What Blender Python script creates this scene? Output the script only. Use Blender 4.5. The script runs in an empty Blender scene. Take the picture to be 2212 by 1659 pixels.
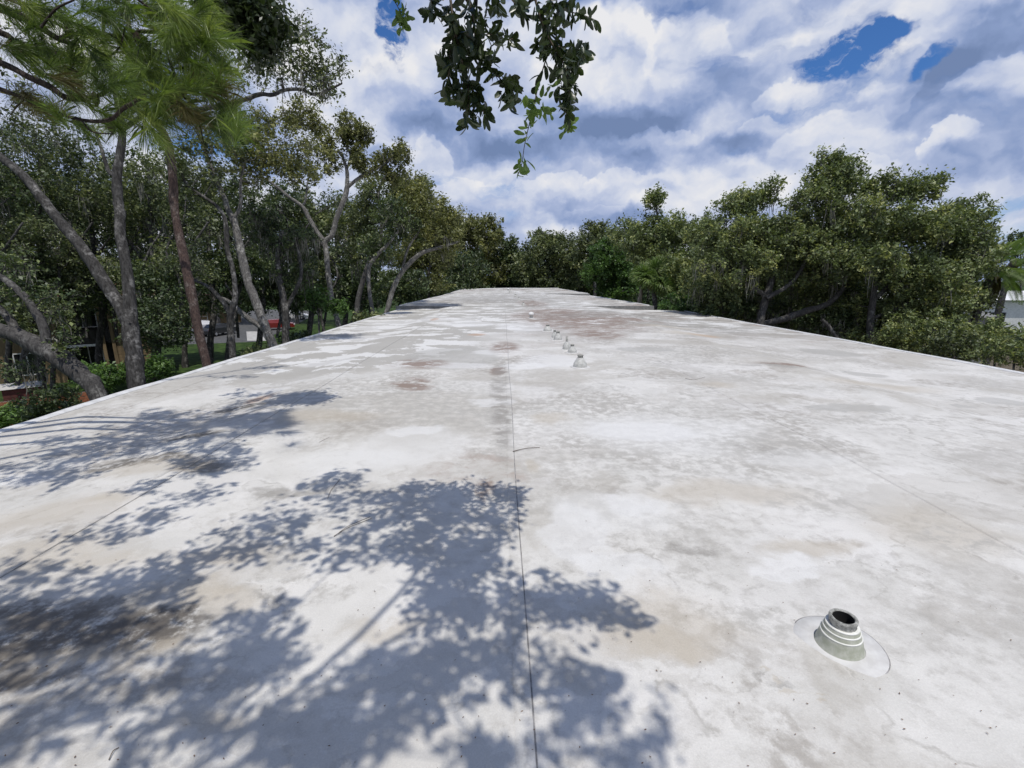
import bpy, math, random
import numpy as np
from mathutils import Vector, Matrix, Euler
R = math.radians
rng = np.random.default_rng(7)
random.seed(7)
SC = bpy.context.scene

# ------------------------------------------------------------------ camera, world, sun, exposure
EYE = 1.6
GROUND = -5.6
F = 1000.0                                   # focal length in units of the 2212-wide reference grid
cam_d = bpy.data.cameras.new('camera')
cam_d.sensor_width = 36.0
cam_d.lens = F / 2212.0 * 36.0
cam_d.clip_start = 0.05
cam_d.clip_end = 3000
cam = bpy.data.objects.new('camera', cam_d)
SC.collection.objects.link(cam)
cam.location = (0, 0, EYE)
cam.rotation_euler = (R(90 - 12.92), 0, R(-1.09))
SC.camera = cam
CR = np.array(cam.rotation_euler.to_matrix())
CP = np.array((0, 0, EYE))

SUN_EL, SUN_AZ = 73.0, 163.0                  # azimuth clockwise from straight ahead
SUN = np.array((math.sin(R(SUN_AZ)) * math.cos(R(SUN_EL)), math.cos(R(SUN_AZ)) * math.cos(R(SUN_EL)), math.sin(R(SUN_EL))))
sun_d = bpy.data.lights.new('sun', 'SUN')
sun_d.energy = 4.6
sun_d.angle = R(0.53)
sun_d.color = (1.0, 0.955, 0.89)
sun = bpy.data.objects.new('sun', sun_d)
SC.collection.objects.link(sun)
sun.rotation_euler = Vector(SUN).to_track_quat('Z', 'Y').to_euler()

SC.view_settings.view_transform = 'Standard'
SC.view_settings.look = 'None'
SC.view_settings.gamma = 1.0
SC.view_settings.exposure = -0.38
SC.view_settings.use_curve_mapping = False
SC.render.engine = 'CYCLES'
SC.cycles.max_bounces = 6
SC.cycles.diffuse_bounces = 3
SC.cycles.glossy_bounces = 2
SC.cycles.transmission_bounces = 3
SC.cycles.transparent_max_bounces = 4
SC.cycles.sample_clamp_indirect = 6.0


def ray(px, py):
    """unit-depth direction in the world for a point of the 2212 x 1659 reference grid"""
    return CR @ np.array(((px - 1106) / F, -(py - 829.5) / F, -1.0))


def P(px, py, z):
    return CP + ray(px, py) * z


def G(px, py, zp=0.0):
    d = ray(px, py)
    t = (zp - EYE) / d[2]
    return CP + d * t


# ------------------------------------------------------------------ node helpers
class NT:
    def __init__(s, tree):
        s.t = tree; s.n = tree.nodes; s.l = tree.links

    def new(s, ty, **kw):
        nd = s.n.new(ty)
        for k, v in kw.items():
            setattr(nd, k, v)
        return nd

    def put(s, sock, v):
        if hasattr(v, 'is_output') or isinstance(v, bpy.types.NodeSocket):
            s.l.new(v, sock)
        else:
            sock.default_value = v

    def math(s, op, a, b=0.0, c=None, clamp=False):
        nd = s.new('ShaderNodeMath', operation=op); nd.use_clamp = clamp
        s.put(nd.inputs[0], a); s.put(nd.inputs[1], b)
        if c is not None: s.put(nd.inputs[2], c)
        return nd.outputs[0]

    def vm(s, op, a, b=(0, 0, 0)):
        nd = s.new('ShaderNodeVectorMath', operation=op)
        s.put(nd.inputs[0], a)
        if op == 'SCALE': s.put(nd.inputs[3], b)
        else: s.put(nd.inputs[1], b)
        return nd.outputs[1] if op in ('DOT_PRODUCT', 'LENGTH') else nd.outputs[0]

    def noise(s, vec, scale, detail=4, rough=0.55, dist=0.0, color=False, lac=2.0):
        nd = s.new('ShaderNodeTexNoise')
        s.put(nd.inputs['Vector'], vec)
        nd.inputs['Scale'].default_value = scale
        nd.inputs['Detail'].default_value = detail
        nd.inputs['Roughness'].default_value = rough
        nd.inputs['Distortion'].default_value = dist
        nd.inputs['Lacunarity'].default_value = lac
        return nd.outputs[1] if color else nd.outputs[0]

    def rng(s, v, a, b, c=0.0, d=1.0, smooth=True):
        nd = s.new('ShaderNodeMapRange')
        nd.interpolation_type = 'SMOOTHSTEP' if smooth else 'LINEAR'
        s.put(nd.inputs[0], v)
        for i, x in enumerate((a, b, c, d)):
            s.put(nd.inputs[i + 1], x)
        return nd.outputs[0]

    def mix(s, f, a, b, mode='MIX'):
        nd = s.new('ShaderNodeMix', data_type='RGBA', blend_type=mode)
        s.put(nd.inputs[0], f)
        for i, x in ((6, a), (7, b)):
            if isinstance(x, tuple) and len(x) == 3: x = (*x, 1.0)
            s.put(nd.inputs[i], x)
        return nd.outputs[2]


def new_mat(name):
    m = bpy.data.materials.new(name)
    m.use_nodes = True
    nt = NT(m.node_tree)
    b = m.node_tree.nodes['Principled BSDF']
    return m, nt, b


def pos(nt):
    return nt.new('ShaderNodeNewGeometry').outputs['Position']


def bump(nt, b, h, strength=0.3, dist=0.01):
    bp = nt.new('ShaderNodeBump')
    bp.inputs['Strength'].default_value = strength
    bp.inputs['Distance'].default_value = dist
    nt.put(bp.inputs['Height'], h)
    nt.l.new(bp.outputs[0], b.inputs['Normal'])


# ------------------------------------------------------------------ world: Nishita sky with procedural clouds
world = bpy.data.worlds.new('World')
SC.world = world
world.use_nodes = True
wt = NT(world.node_tree)
bg = world.node_tree.nodes['Background']
sky = wt.new('ShaderNodeTexSky', sky_type='NISHITA')
sky.sun_disc = False
sky.sun_elevation = R(SUN_EL)
sky.sun_rotation = R(SUN_AZ)
sky.air_density = 1.0
sky.dust_density = 0.4
sky.ozone_density = 2.5
SKY_STRENGTH = 0.105
D = wt.new('ShaderNodeTexCoord').outputs['Generated']
D = wt.vm('NORMALIZE', D)
warp = wt.vm('SUBTRACT', wt.noise(D, 3.0, 2, 0.5, color=True), (0.5, 0.5, 0.5))
warpf = wt.vm('SUBTRACT', wt.noise(D, 11.0, 4, 0.6, color=True), (0.5, 0.5, 0.5))
warps = wt.vm('SUBTRACT', wt.noise(D, 34.0, 4, 0.6, color=True), (0.5, 0.5, 0.5))
DW = wt.vm('ADD', D, wt.vm('SCALE', warp, 0.07))
DW = wt.vm('ADD', DW, wt.vm('SCALE', warpf, 0.060))
DW = wt.vm('ADD', DW, wt.vm('SCALE', warps, 0.026))


def sky_blob(px, py, rx, ry, amp, tilt=0.0, hard=0):
    """elliptical weight round one direction of the sky; hard: 0 soft, 1 ragged edge, 2 ragged top edge and soft underside"""
    c = ray(px, py); L = np.linalg.norm(c); c = c / L
    right = np.cross(c, (0, 0, 1)); right /= np.linalg.norm(right)
    up = np.cross(right, c)
    if tilt:
        t = R(tilt); right, up = right * math.cos(t) + up * math.sin(t), up * math.cos(t) - right * math.sin(t)
    k = 1.0 / L
    a = wt.vm('DOT_PRODUCT', DW, tuple(right / (rx / F * k)))
    b = wt.vm('DOT_PRODUCT', DW, tuple(up / (ry / F * k)))
    q = wt.math('MULTIPLY_ADD', a, a, wt.math('MULTIPLY', b, b))
    if hard == 1: m = wt.rng(q, 1.7, 0.35, 0.0, amp)
    elif hard == 2:
        m = wt.math('MULTIPLY', wt.rng(q, 1.25, 0.95, 0.0, amp), wt.rng(b, -1.0, 0.75))
    else: m = wt.rng(q, 2.6, 0.0, 0.0, amp)
    f = wt.math('GREATER_THAN', wt.vm('DOT_PRODUCT', D, tuple(c)), 0.0)
    return wt.math('MULTIPLY', m, f)


def sumup(lst):
    acc = lst[0]
    for x in lst[1:]:
        acc = wt.math('ADD', acc, x)
    return acc


# clear-sky gaps
world.cycles.sampling_method = 'MANUAL'
world.cycles.sample_map_resolution = 512
gaps = [sky_blob(1822, 108, 84, 48, .96, 12, 1), sky_blob(1905, 70, 50, 26, .7, 0, 1), sky_blob(2000, 130, 50, 16, .7, 40, 1), sky_blob(852, 50, 30, 80, .85, 8, 1), sky_blob(840, 100, 60, 60, .25),
        sky_blob(1800, 190, 130, 34, .34, 15), sky_blob(2150, 470, 160, 50, .28), sky_blob(2040, 440, 120, 22, .3), sky_blob(560, 320, 120, 60, .25), sky_blob(1450, 5, 60, 14, .3),
        sky_blob(1150, 360, 160, 30, .2), sky_blob(1080, 430, 60, 40, .3)]
gap = sumup(gaps)
gapn = wt.noise(wt.vm('MULTIPLY', DW, (1.0, 1.0, 1.8)), 13.0, 5, 0.62, 0.3)
gap = wt.math('MULTIPLY', gap, wt.rng(gapn, 0.30, 0.52, 0.35, 1.05))
# shaded undersides and lit heaps
darks = [sky_blob(1390, 232, 230, 44, 1.0, 4), sky_blob(1200, 285, 210, 40, .9, -4), sky_blob(1480, 340, 150, 22, .75, 6), sky_blob(1590, 150, 70, 70, .6, 40), sky_blob(1500, 60, 60, 50, .35),
         sky_blob(2140, 50, 170, 66, 1.15, 22), sky_blob(2070, 245, 150, 36, 1.0, -10), sky_blob(1995, 180, 50, 50, .8, -30), sky_blob(2140, 345, 120, 34, .8),
         sky_blob(1290, 470, 110, 18, .5), sky_blob(960, 300, 120, 34, .55), sky_blob(1100, 200, 90, 40, .5),
         sky_blob(1960, 340, 60, 24, .35), sky_blob(860, 260, 80, 30, .45), sky_blob(1730, 330, 120, 30, .25), sky_blob(1400, 420, 120, 16, .5), sky_blob(1110, 495, 60, 18, .5)]
lits = [sky_blob(1325, 110, 92, 92, .95, -15, 2), sky_blob(1490, 110, 80, 84, .7, 10, 2), sky_blob(1700, 212, 52, 30, .75, 0, 2), sky_blob(1660, 272, 40, 24, .6, 0, 2), sky_blob(1780, 300, 90, 44, .6, 10, 2),
        sky_blob(2020, 318, 62, 26, 1.1, 24, 2), sky_blob(1195, 405, 110, 30, .75, 0, 2), sky_blob(2150, 175, 80, 44, .9, 5, 2), sky_blob(740, 150, 90, 120, .6), sky_blob(905, 150, 60, 50, .45),
        sky_blob(1430, 300, 80, 20, .6, 0, 2), sky_blob(1890, 210, 60, 90, .7, -35, 2), sky_blob(925, 350, 40, 46, .85, 0, 2), sky_blob(1330, 392, 60, 18, .5, 0, 2),
        sky_blob(1640, 60, 110, 60, .4), sky_blob(1850, 390, 50, 40, .5, 0, 2), sky_blob(1280, 460, 60, 14, .4, 0, 2), sky_blob(1000, 400, 80, 26, .5, 0, 2), sky_blob(1960, 60, 60, 40, .5), sky_blob(880, 470, 50, 20, .4)]
dark, lit = sumup(darks), sumup(lits)
DS = wt.vm('MULTIPLY', DW, (1.0, 1.0, 1.7))
DSu = wt.vm('ADD', DS, (0.02, 0.01, 0.075))
DSv = wt.vm('ADD', DS, (0.01, 0.005, 0.030))
n1 = wt.noise(DS, 4.4, 6, 0.46, 0.15)
n2 = wt.noise(DSu, 4.4, 3, 0.44, 0.15)
nb = wt.noise(DS, 11.5, 4, 0.48)
nb2 = wt.noise(DSv, 11.5, 3, 0.45)
wisp = wt.noise(wt.vm('MULTIPLY', DW, (1.0, 1.0, 2.4)), 8.0, 4, 0.6, 0.5)
rel = wt.math('SUBTRACT', n1, n2)                 # lit towards the top of every heap
rel2 = wt.math('SUBTRACT', nb, nb2)
shade = wt.math('MULTIPLY_ADD', rel, 1.6, 0.64)
shade = wt.math('MULTIPLY_ADD', rel2, 0.85, shade)
shade = wt.math('MULTIPLY_ADD', wt.math('SUBTRACT', n1, 0.5), 0.45, shade)
shade = wt.math('MULTIPLY_ADD', dark, -0.29, shade)
shade = wt.math('MULTIPLY_ADD', lit, 0.30, shade, clamp=True)
high = wt.rng(wt.vm('DOT_PRODUCT', D, (0, 0, 1)), 0.55, 0.72)      # the cloud thins out overhead
cover = wt.math('MULTIPLY_ADD', wt.math('SUBTRACT', n1, 0.5), 1.3, 1.0)
cover = wt.math('MULTIPLY_ADD', gap, -1.0, cover)
cover = wt.math('MULTIPLY_ADD', high, -0.85, cover)
cover = wt.math('MULTIPLY_ADD', wt.math('SUBTRACT', wisp, 0.5), 1.5, cover)
cmask = wt.rng(cover, 0.10, 0.85)
ramp = wt.new('ShaderNodeValToRGB')
wt.put(ramp.inputs[0], shade)
cr = ramp.color_ramp
cr.interpolation = 'B_SPLINE' if False else 'LINEAR'
cr.elements[0].position = 0.0; cr.elements[0].color = (0.20, 0.285, 0.50, 1)
cr.elements[1].position = 1.0; cr.elements[1].color = (0.97, 0.97, 1.0, 1)
e = cr.elements.new(0.25); e.color = (0.30, 0.40, 0.66, 1)
e = cr.elements.new(0.5); e.color = (0.50, 0.585, 0.82, 1)
e = cr.elements.new(0.75); e.color = (0.75, 0.80, 0.94, 1)
skyc = wt.vm('MULTIPLY', sky.outputs[0], (0.50, 0.86, 1.34))
cloudc = wt.vm('SCALE', ramp.outputs[0], 1.10 / SKY_STRENGTH)
skymix = wt.mix(cmask, skyc, cloudc)
wt.l.new(skymix, bg.inputs['Color'])
bg.inputs['Strength'].default_value = SKY_STRENGTH

# ------------------------------------------------------------------ materials


def roof_material():
    m, nt, b = new_mat('weathered_white_membrane')
    p = pos(nt)
    p = nt.vm('MULTIPLY', p, (1, 1, 0))
    w1 = nt.vm('SUBTRACT', nt.noise(p, 1.1, 4, 0.6, color=True), (0.5, 0.5, 0.5))
    w2 = nt.vm('SUBTRACT', nt.noise(p, 5.0, 5, 0.65, color=True), (0.5, 0.5, 0.5))
    pw = nt.vm('ADD', p, nt.vm('SCALE', w1, 0.55))
    pw = nt.vm('ADD', pw, nt.vm('SCALE', w2, 0.30))
    n_big = nt.noise(pw, 0.42, 5, 0.6)
    n_mid = nt.noise(p, 1.6, 8, 0.62, 0.3)
    n_fine = nt.noise(p, 9.0, 8, 0.7)
    n_mot = nt.noise(nt.vm('MULTIPLY', pw, (.55, 1, 1)), 4.0, 8, 0.68)
    n_speck = nt.noise(p, 55.0, 3, 0.7)
    n_grit = nt.noise(p, 140.0, 2, 0.8)
    col = nt.mix(nt.rng(n_mid, 0.3, 0.72), (0.585, 0.585, 0.575), (0.70, 0.70, 0.695))
    # broad grey weathering that lets the old grey coat through in mottled patches
    g = nt.math('ADD', nt.math('MULTIPLY', n_big, 0.65), nt.math('MULTIPLY', n_fine, 0.42))
    gm = nt.rng(g, 0.50, 0.66)
    col = nt.mix(nt.math('MULTIPLY', gm, 0.72), col, (0.39, 0.38, 0.362))

    pws = nt.vm('ADD', p, nt.vm('SCALE', w2, 0.26))

    def ell(px, py, wx, wy, warped=True):
        warped = wx > 36
        c = G(px, py); 
        rx = abs(G(px + wx, py)[0] - c[0]); ry = (G(px, py - wy)[1] - G(px, py + wy)[1]) / 2
        d = nt.vm('SUBTRACT', pw if warped else pws, (c[0], c[1], 0))
        d = nt.vm('MULTIPLY', d, (1 / rx, 1 / ry, 0))
        return nt.vm('LENGTH', d)
    kinds = {'r': ((0.36, 0.295, 0.26), 0.6, 0.6, (n_mot, .44, .62)), 
        'W': ((0.74, 0.755, 0.78), 0.50, 0.22, None), 'w': ((0.69, 0.70, 0.71), 0.5, 0.3, None),
        'G': ((0.40, 0.40, 0.39), 0.6, 0.10, None), 'g': ((0.42, 0.415, 0.40), 0.75, 0.5, (n_fine, .40, .62)),
        'R': ((0.255, 0.195, 0.165), 0.9, 0.45, (n_mot, .38, .56)), 'B': ((0.47, 0.425, 0.355), 0.5, 0.6, None),
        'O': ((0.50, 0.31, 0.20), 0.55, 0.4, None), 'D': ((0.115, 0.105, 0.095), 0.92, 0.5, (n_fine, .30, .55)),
        'K': ((0.27, 0.26, 0.245), 0.7, 0.5, (n_mot, .38, .60))}
    hints = [
        ('G', 980, 770, 100, 24), ('g', 800, 850, 260, 40), ('g', 1000, 900, 200, 30), ('g', 1290, 880, 160, 22), ('g', 1500, 960, 330, 70),
        ('w', 1450, 935, 190, 42), ('W', 1390, 930, 120, 20), ('g', 1330, 1100, 160, 42), ('w', 1330, 1100, 150, 36),
        ('W', 1240, 1150, 60, 60), ('W', 1370, 1085, 70, 28), ('W', 1330, 1215, 90, 26), ('W', 1690, 1215, 80, 20), ('w', 1720, 990, 120, 20),
        ('g', 1680, 960, 130, 24), ('K', 1640, 975, 50, 14), ('g', 1900, 905, 160, 9), ('G', 1840, 882, 100, 9), ('G', 1800, 745, 60, 7),
        ('G', 1870, 790, 40, 5), ('G', 2160, 842, 50, 8), ('G', 2100, 860, 40, 5), ('K', 1500, 1170, 60, 14), ('g', 1580, 760, 200, 10),
        ('G', 1390, 755, 60, 5), ('g', 1440, 780, 90, 8), ('K', 1500, 700, 180, 9), ('g', 1600, 1320, 260, 30),
        ('W', 820, 700, 70, 5), ('W', 790, 722, 60, 5), ('W', 1010, 700, 60, 6), ('W', 700, 775, 60, 6), ('W', 970, 790, 110, 6),
        ('W', 900, 690, 120, 5), ('W', 1140, 705, 70, 9), ('W', 1130, 790, 46, 7), ('W', 1060, 760, 40, 6), ('W', 1190, 780, 60, 14),
        ('w', 880, 960, 130, 40), ('w', 760, 990, 110, 24), ('W', 900, 930, 60, 10), ('W', 1070, 870, 50, 8),
        # rust, tannin and mould
        ('R', 1200, 685, 90, 12), ('R', 1270, 700, 110, 14), ('R', 1290, 722, 50, 9), ('R', 1240, 680, 120, 8), ('K', 1330, 680, 160, 10), ('K', 1100, 645, 120, 8), ('K', 1000, 650, 100, 5), ('R', 1190, 672, 60, 6), ('R', 1150, 655, 30, 7), ('R', 1320, 690, 110, 5),
        ('R', 905, 787, 60, 10), ('R', 1075, 800, 16, 10), ('R', 1090, 750, 30, 12), ('r', 1020, 1010, 80, 34), ('r', 1105, 1030, 26, 30),
        ('R', 1045, 1055, 20, 24), ('R', 890, 830, 40, 14), ('K', 1080, 830, 20, 60), ('K', 1085, 930, 20, 50), ('O', 1030, 723, 18, 2.5), ('O', 938, 690, 8, 2.5),
        ('B', 1150, 1005, 12, 12), ('B', 1195, 905, 42, 12), ('B', 1420, 1335, 150, 62), ('B', 1410, 1385, 120, 26),
        ('B', 2010, 1140, 130, 55), ('g', 2060, 1160, 90, 40), ('B', 1550, 830, 40, 6), ('O', 1520, 717, 30, 3), ('B', 1490, 717, 60, 4), ('B', 1440, 702, 60, 3),
        ('K', 1690, 790, 90, 5), ('R', 1700, 785, 60, 3), ('K', 1520, 833, 26, 6),
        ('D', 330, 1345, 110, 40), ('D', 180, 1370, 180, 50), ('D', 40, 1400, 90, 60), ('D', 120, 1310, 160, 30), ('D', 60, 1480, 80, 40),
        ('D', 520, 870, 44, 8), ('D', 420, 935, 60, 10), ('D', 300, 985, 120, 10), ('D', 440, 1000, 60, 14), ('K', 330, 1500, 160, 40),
        ('B', 430, 1270, 70, 34), ('B', 500, 1290, 80, 30), ('B', 170, 1420, 100, 26), ('B', 350, 1385, 70, 20), ('B', 90, 1100, 140, 40),
        ('B', 240, 1070, 60, 16), ('B', 830, 1370, 80, 22), ('O', 560, 850, 26, 8), ('B', 400, 1590, 70, 40), ('W', 60, 1005, 60, 12), ('W', 580, 830, 40, 6),
        ('B', 1655, 1450, 12, 4), ('B', 1676, 1470, 10, 5), ('B', 1699, 1494, 14, 4), ('B', 1722, 1500, 16, 3), ('B', 1772, 1503, 16, 3), ('B', 1782, 1522, 9, 6), ('K', 1640, 1462, 8, 10), ('K', 1690, 1480, 26, 8),
        ('B', 120, 1200, 200, 30), ('B', 330, 1000, 140, 16), ('B', 500, 1190, 120, 20), ('K', 640, 1060, 120, 10), ('B', 700, 900, 120, 12), ('B', 1560, 1060, 160, 24), ('g', 1750, 1080, 120, 30), ('B', 1760, 1180, 100, 16), ('B', 1900, 820, 120, 8),
        ('K', 620, 1280, 60, 12)]
    for (sc_, lv, wd_, ca, am) in ((0.55, .50, .010, (.30, .29, .27), .45), (0.55, .515, .010, (.78, .78, .78), .45), (1.3, .56, .012, (.33, .32, .30), .35), (1.3, .42, .012, (.76, .76, .76), .4)):
        rn = nt.math('ABSOLUTE', nt.math('SUBTRACT', nt.noise(nt.vm('ADD', pw, (sc_ * 9, 3, 0)), sc_, 3, 0.5), lv))
        col = nt.mix(nt.math('MULTIPLY', nt.rng(rn, wd_, 0.0), nt.math('MULTIPLY', nt.rng(n_fine, .35, .6), am)), col, ca)
    pat = nt.noise(nt.vm('ADD', pw, (31, 7, 0)), 0.75, 5, 0.55)
    col = nt.mix(nt.math('MULTIPLY', nt.rng(pat, .53, .57), .30), col, (0.72, 0.72, 0.73))
    wst = nt.noise(nt.vm('ADD', pw, (70, 12, 0)), 0.38, 6, 0.6, 0.4)
    col = nt.mix(nt.math('MULTIPLY', nt.rng(wst, .50, .60), nt.rng(n_fine, .15, .6, .25, .75)), col, (0.45, 0.435, 0.405))
    wst2 = nt.noise(nt.vm('ADD', nt.vm('MULTIPLY', pw, (.6, 1, 1)), (12, 90, 0)), 0.9, 6, 0.6, 0.3)
    col = nt.mix(nt.math('MULTIPLY', nt.rng(wst2, .545, .565), .34), col, (0.47, 0.455, 0.43))
    pat2 = nt.noise(nt.vm('ADD', pw, (3, 47, 0)), 0.6, 6, 0.6)
    col = nt.mix(nt.math('MULTIPLY', nt.math('MULTIPLY', nt.rng(pat2, .53, .60), nt.rng(n_fine, .38, .6)), .68), col, (0.345, 0.325, 0.30))
    # general far mottling of rust and grey
    fr = nt.noise(nt.vm('MULTIPLY', pw, (0.6, 1, 1)), 0.5, 7, 0.62)
    farb = nt.rng(nt.vm('DOT_PRODUCT', p, (0, 1, 0)), 9.0, 20.0)
    col = nt.mix(nt.math('MULTIPLY', nt.math('MULTIPLY', nt.rng(fr, 0.40, 0.52), farb), 0.9), col, (0.30, 0.285, 0.27))
    fr2 = nt.noise(nt.vm('MULTIPLY', pw, (0.5, 1, 1)), 0.8, 5, 0.6)
    col = nt.mix(nt.math('MULTIPLY', nt.math('MULTIPLY', nt.rng(fr2, 0.53, 0.55), farb), 0.85), col, (0.76, 0.77, 0.78))
    fr3 = nt.noise(nt.vm('MULTIPLY', pw, (0.45, 1, 1)), 0.7, 6, 0.62)
    col = nt.mix(nt.math('MULTIPLY', nt.math('MULTIPLY', nt.rng(fr3, 0.57, 0.64), farb), 0.75), col, (0.27, 0.185, 0.145))
    # grey coat exposed over whole areas, with crisp white paint islands on it
    crisp = nt.noise(nt.vm('MULTIPLY', pw, (0.75, 1, 1)), 1.15, 8, 0.6)
    isl = nt.rng(crisp, 0.515, 0.53)
    far = None
    for (px, py, wx, wy) in ((790, 735, 260, 46), (960, 690, 230, 26), (1060, 655, 260, 18), (1090, 635, 160, 9), (1400, 690, 220, 12)):
        e_ = nt.rng(ell(px, py, wx, wy), 1.15, 0.8)
        far = e_ if far is None else nt.math('MAXIMUM', far, e_)
    col = nt.mix(nt.math('MULTIPLY', far, 0.9), col, (0.43, 0.425, 0.41))
    col = nt.mix(nt.math('MULTIPLY', far, isl), col, (0.70, 0.71, 0.72))
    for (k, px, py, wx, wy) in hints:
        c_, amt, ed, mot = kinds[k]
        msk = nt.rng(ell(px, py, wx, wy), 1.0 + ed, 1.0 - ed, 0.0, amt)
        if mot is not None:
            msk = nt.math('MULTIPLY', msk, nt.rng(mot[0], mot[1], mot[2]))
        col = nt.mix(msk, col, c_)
    # dirt pepper, stronger where weathered
    pep = nt.rng(n_speck, 0.60, 0.74)
    col = nt.mix(nt.math('MULTIPLY', pep, nt.math('MULTIPLY_ADD', gm, 0.35, 0.16)), col, (0.24, 0.23, 0.21))
    dots = nt.rng(nt.noise(p, 26.0, 2, 0.5), 0.77, 0.79)
    col = nt.mix(nt.math('MULTIPLY', dots, 0.5), col, (0.12, 0.10, 0.09))
    gr = nt.rng(n_grit, 0.35, 0.75, 0.93 * 0.87, 1.05 * 0.87)
    col = nt.vm('SCALE', nt.vm('MULTIPLY', col, (1.045, 1.02, 0.965)), gr)
    nt.l.new(col, b.inputs['Base Color'])
    b.inputs['Roughness'].default_value = 0.62
    b.inputs['Specular IOR Level'].default_value = 0.3
    h = nt.math('ADD', nt.math('MULTIPLY', n_fine, 0.6), nt.math('MULTIPLY', n_speck, 0.25))
    bump(nt, b, h, 0.45, 0.012)
    return m


def plain(name, c1, c2, scale=6.0, rough=0.7, bmp=0.2, spec=0.4, detail=5, stretch=(1, 1, 1), dist=0.01):
    m, nt, b = new_mat(name)
    p = nt.vm('MULTIPLY', pos(nt), stretch)
    n = nt.noise(p, scale, detail, 0.62)
    nt.l.new(nt.mix(nt.rng(n, 0.34, 0.66), c1, c2), b.inputs['Base Color'])
    b.inputs['Roughness'].default_value = rough
    b.inputs['Specular IOR Level'].default_value = spec
    if bmp: bump(nt, b, n, bmp, dist)
    return m


def bark(name, c1, c2, c3, scale=3.0):
    m, nt, b = new_mat(name)
    p = pos(nt)
    q = nt.vm('MULTIPLY', p, (1, 1, 0.22))
    n1 = nt.noise(q, scale * 7, 6, 0.7)
    n2 = nt.noise(p, scale, 5, 0.6)
    n3 = nt.noise(p, scale * 4, 4, 0.6)
    c = nt.mix(nt.rng(n1, 0.35, 0.65), c1, c2)
    c = nt.mix(nt.math('MULTIPLY', nt.math('MULTIPLY', nt.rng(n2, 0.46, 0.70), nt.rng(n3, 0.36, 0.62)), nt.rng(n1, 0.3, 0.55)), c, c3)
    nt.l.new(c, b.inputs['Base Color'])
    b.inputs['Roughness'].default_value = 0.9
    b.inputs['Specular IOR Level'].default_value = 0.15
    bump(nt, b, n1, 0.9, 0.04)
    return m


def leafmat(name, dark_, mid, light, trans=0.30, rough=0.5, spec=0.42):
    """leaf colour differs leaf by leaf (tint) and by clump (clump)"""
    m, nt, b = new_mat(name)
    at = nt.new('ShaderNodeAttribute', attribute_name='tint', attribute_type='GEOMETRY').outputs['Fac']
    ramp = nt.new('ShaderNodeValToRGB')
    nt.put(ramp.inputs[0], at)
    cr = ramp.color_ramp
    cr.elements[0].position = 0.0; cr.elements[0].color = (*dark_, 1)
    cr.elements[1].position = 1.0; cr.elements[1].color = (*light, 1)
    e = cr.elements.new(0.55); e.color = (*mid, 1)
    nt.l.new(ramp.outputs[0], b.inputs['Base Color'])
    b.inputs['Roughness'].default_value = rough
    b.inputs['Specular IOR Level'].default_value = spec
    tr = nt.new('ShaderNodeBsdfTranslucent')
    nt.l.new(nt.vm('MULTIPLY', ramp.outputs[0], (1.25, 1.35, 0.7)), tr.inputs['Color'])
    mx = nt.new('ShaderNodeMixShader')
    mx.inputs[0].default_value = trans
    nt.l.new(b.outputs[0], mx.inputs[1]); nt.l.new(tr.outputs[0], mx.inputs[2])
    out = [n for n in nt.n if n.type == 'OUTPUT_MATERIAL'][0]
    nt.l.new(mx.outputs[0], out.inputs['Surface'])
    return m


M_ROOF = roof_material()
M_EDGE = plain('painted_edge_metal', (0.52, 0.52, 0.51), (0.66, 0.66, 0.65), 8, 0.45, 0.1)
M_SEAM = plain('seam_tape', (0.52, 0.52, 0.51), (0.68, 0.68, 0.67), 11, 0.6, 0.2)
M_SEAMDARK = plain('seam_dirt', (0.16, 0.155, 0.15), (0.34, 0.33, 0.32), 14, 0.9, 0.0)
M_STEP = plain('grey_step_face', (0.17, 0.17, 0.165), (0.25, 0.25, 0.24), 6, 0.8, 0.2)
M_WALL = plain('stucco_wall', (0.45, 0.43, 0.39), (0.55, 0.53, 0.49), 12, 0.9, 0.3)
M_BOOT = plain('shaded_rubber_boot', (0.33, 0.345, 0.27), (0.47, 0.475, 0.41), 22, 0.6, 0.15)  # grey-green rubber, with the shade of its steep sides put into the colour
M_BOOTRING = plain('pale_boot_rim', (0.62, 0.62, 0.57), (0.72, 0.72, 0.68), 20, 0.55, 0.1)  # light-coloured rims, paler than the cone sides
M_FLANGE = plain('coated_flange', (0.49, 0.48, 0.46), (0.58, 0.575, 0.555), 13, 0.55, 0.2)
M_PIPE = plain('crusted_pipe', (0.17, 0.17, 0.155), (0.40, 0.40, 0.37), 60, 0.95, 0.9, dist=0.004)
M_VENT = plain('painted_vent_metal', (0.38, 0.38, 0.355), (0.52, 0.52, 0.49), 18, 0.6, 0.15)
M_BLACK = plain('bore_shade_black', (0.008, 0.008, 0.008), (0.012, 0.012, 0.012), 3, 0.95, 0.0)  # shade inside the open pipes, painted as plain black
M_BARK = bark('oak_bark', (0.030, 0.028, 0.026), (0.080, 0.077, 0.073), (0.27, 0.26, 0.245))
M_BARKP = bark('pale_oak_bark', (0.07, 0.066, 0.062), (0.19, 0.182, 0.17), (0.44, 0.43, 0.40), 4.0)
M_BARKD = bark('dark_oak_bark', (0.04, 0.038, 0.037), (0.10, 0.095, 0.09), (0.22, 0.215, 0.20))
M_PINEB = bark('pine_bark', (0.045, 0.033, 0.03), (0.115, 0.078, 0.066), (0.21, 0.175, 0.155), 5.0)
M_PINED = bark('pine_branch_bark', (0.03, 0.024, 0.022), (0.075, 0.058, 0.05), (0.13, 0.11, 0.10), 9.0)
M_TWIG = plain('twig_bark', (0.07, 0.055, 0.04), (0.15, 0.12, 0.09), 30, 0.9, 0.3)
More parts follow.
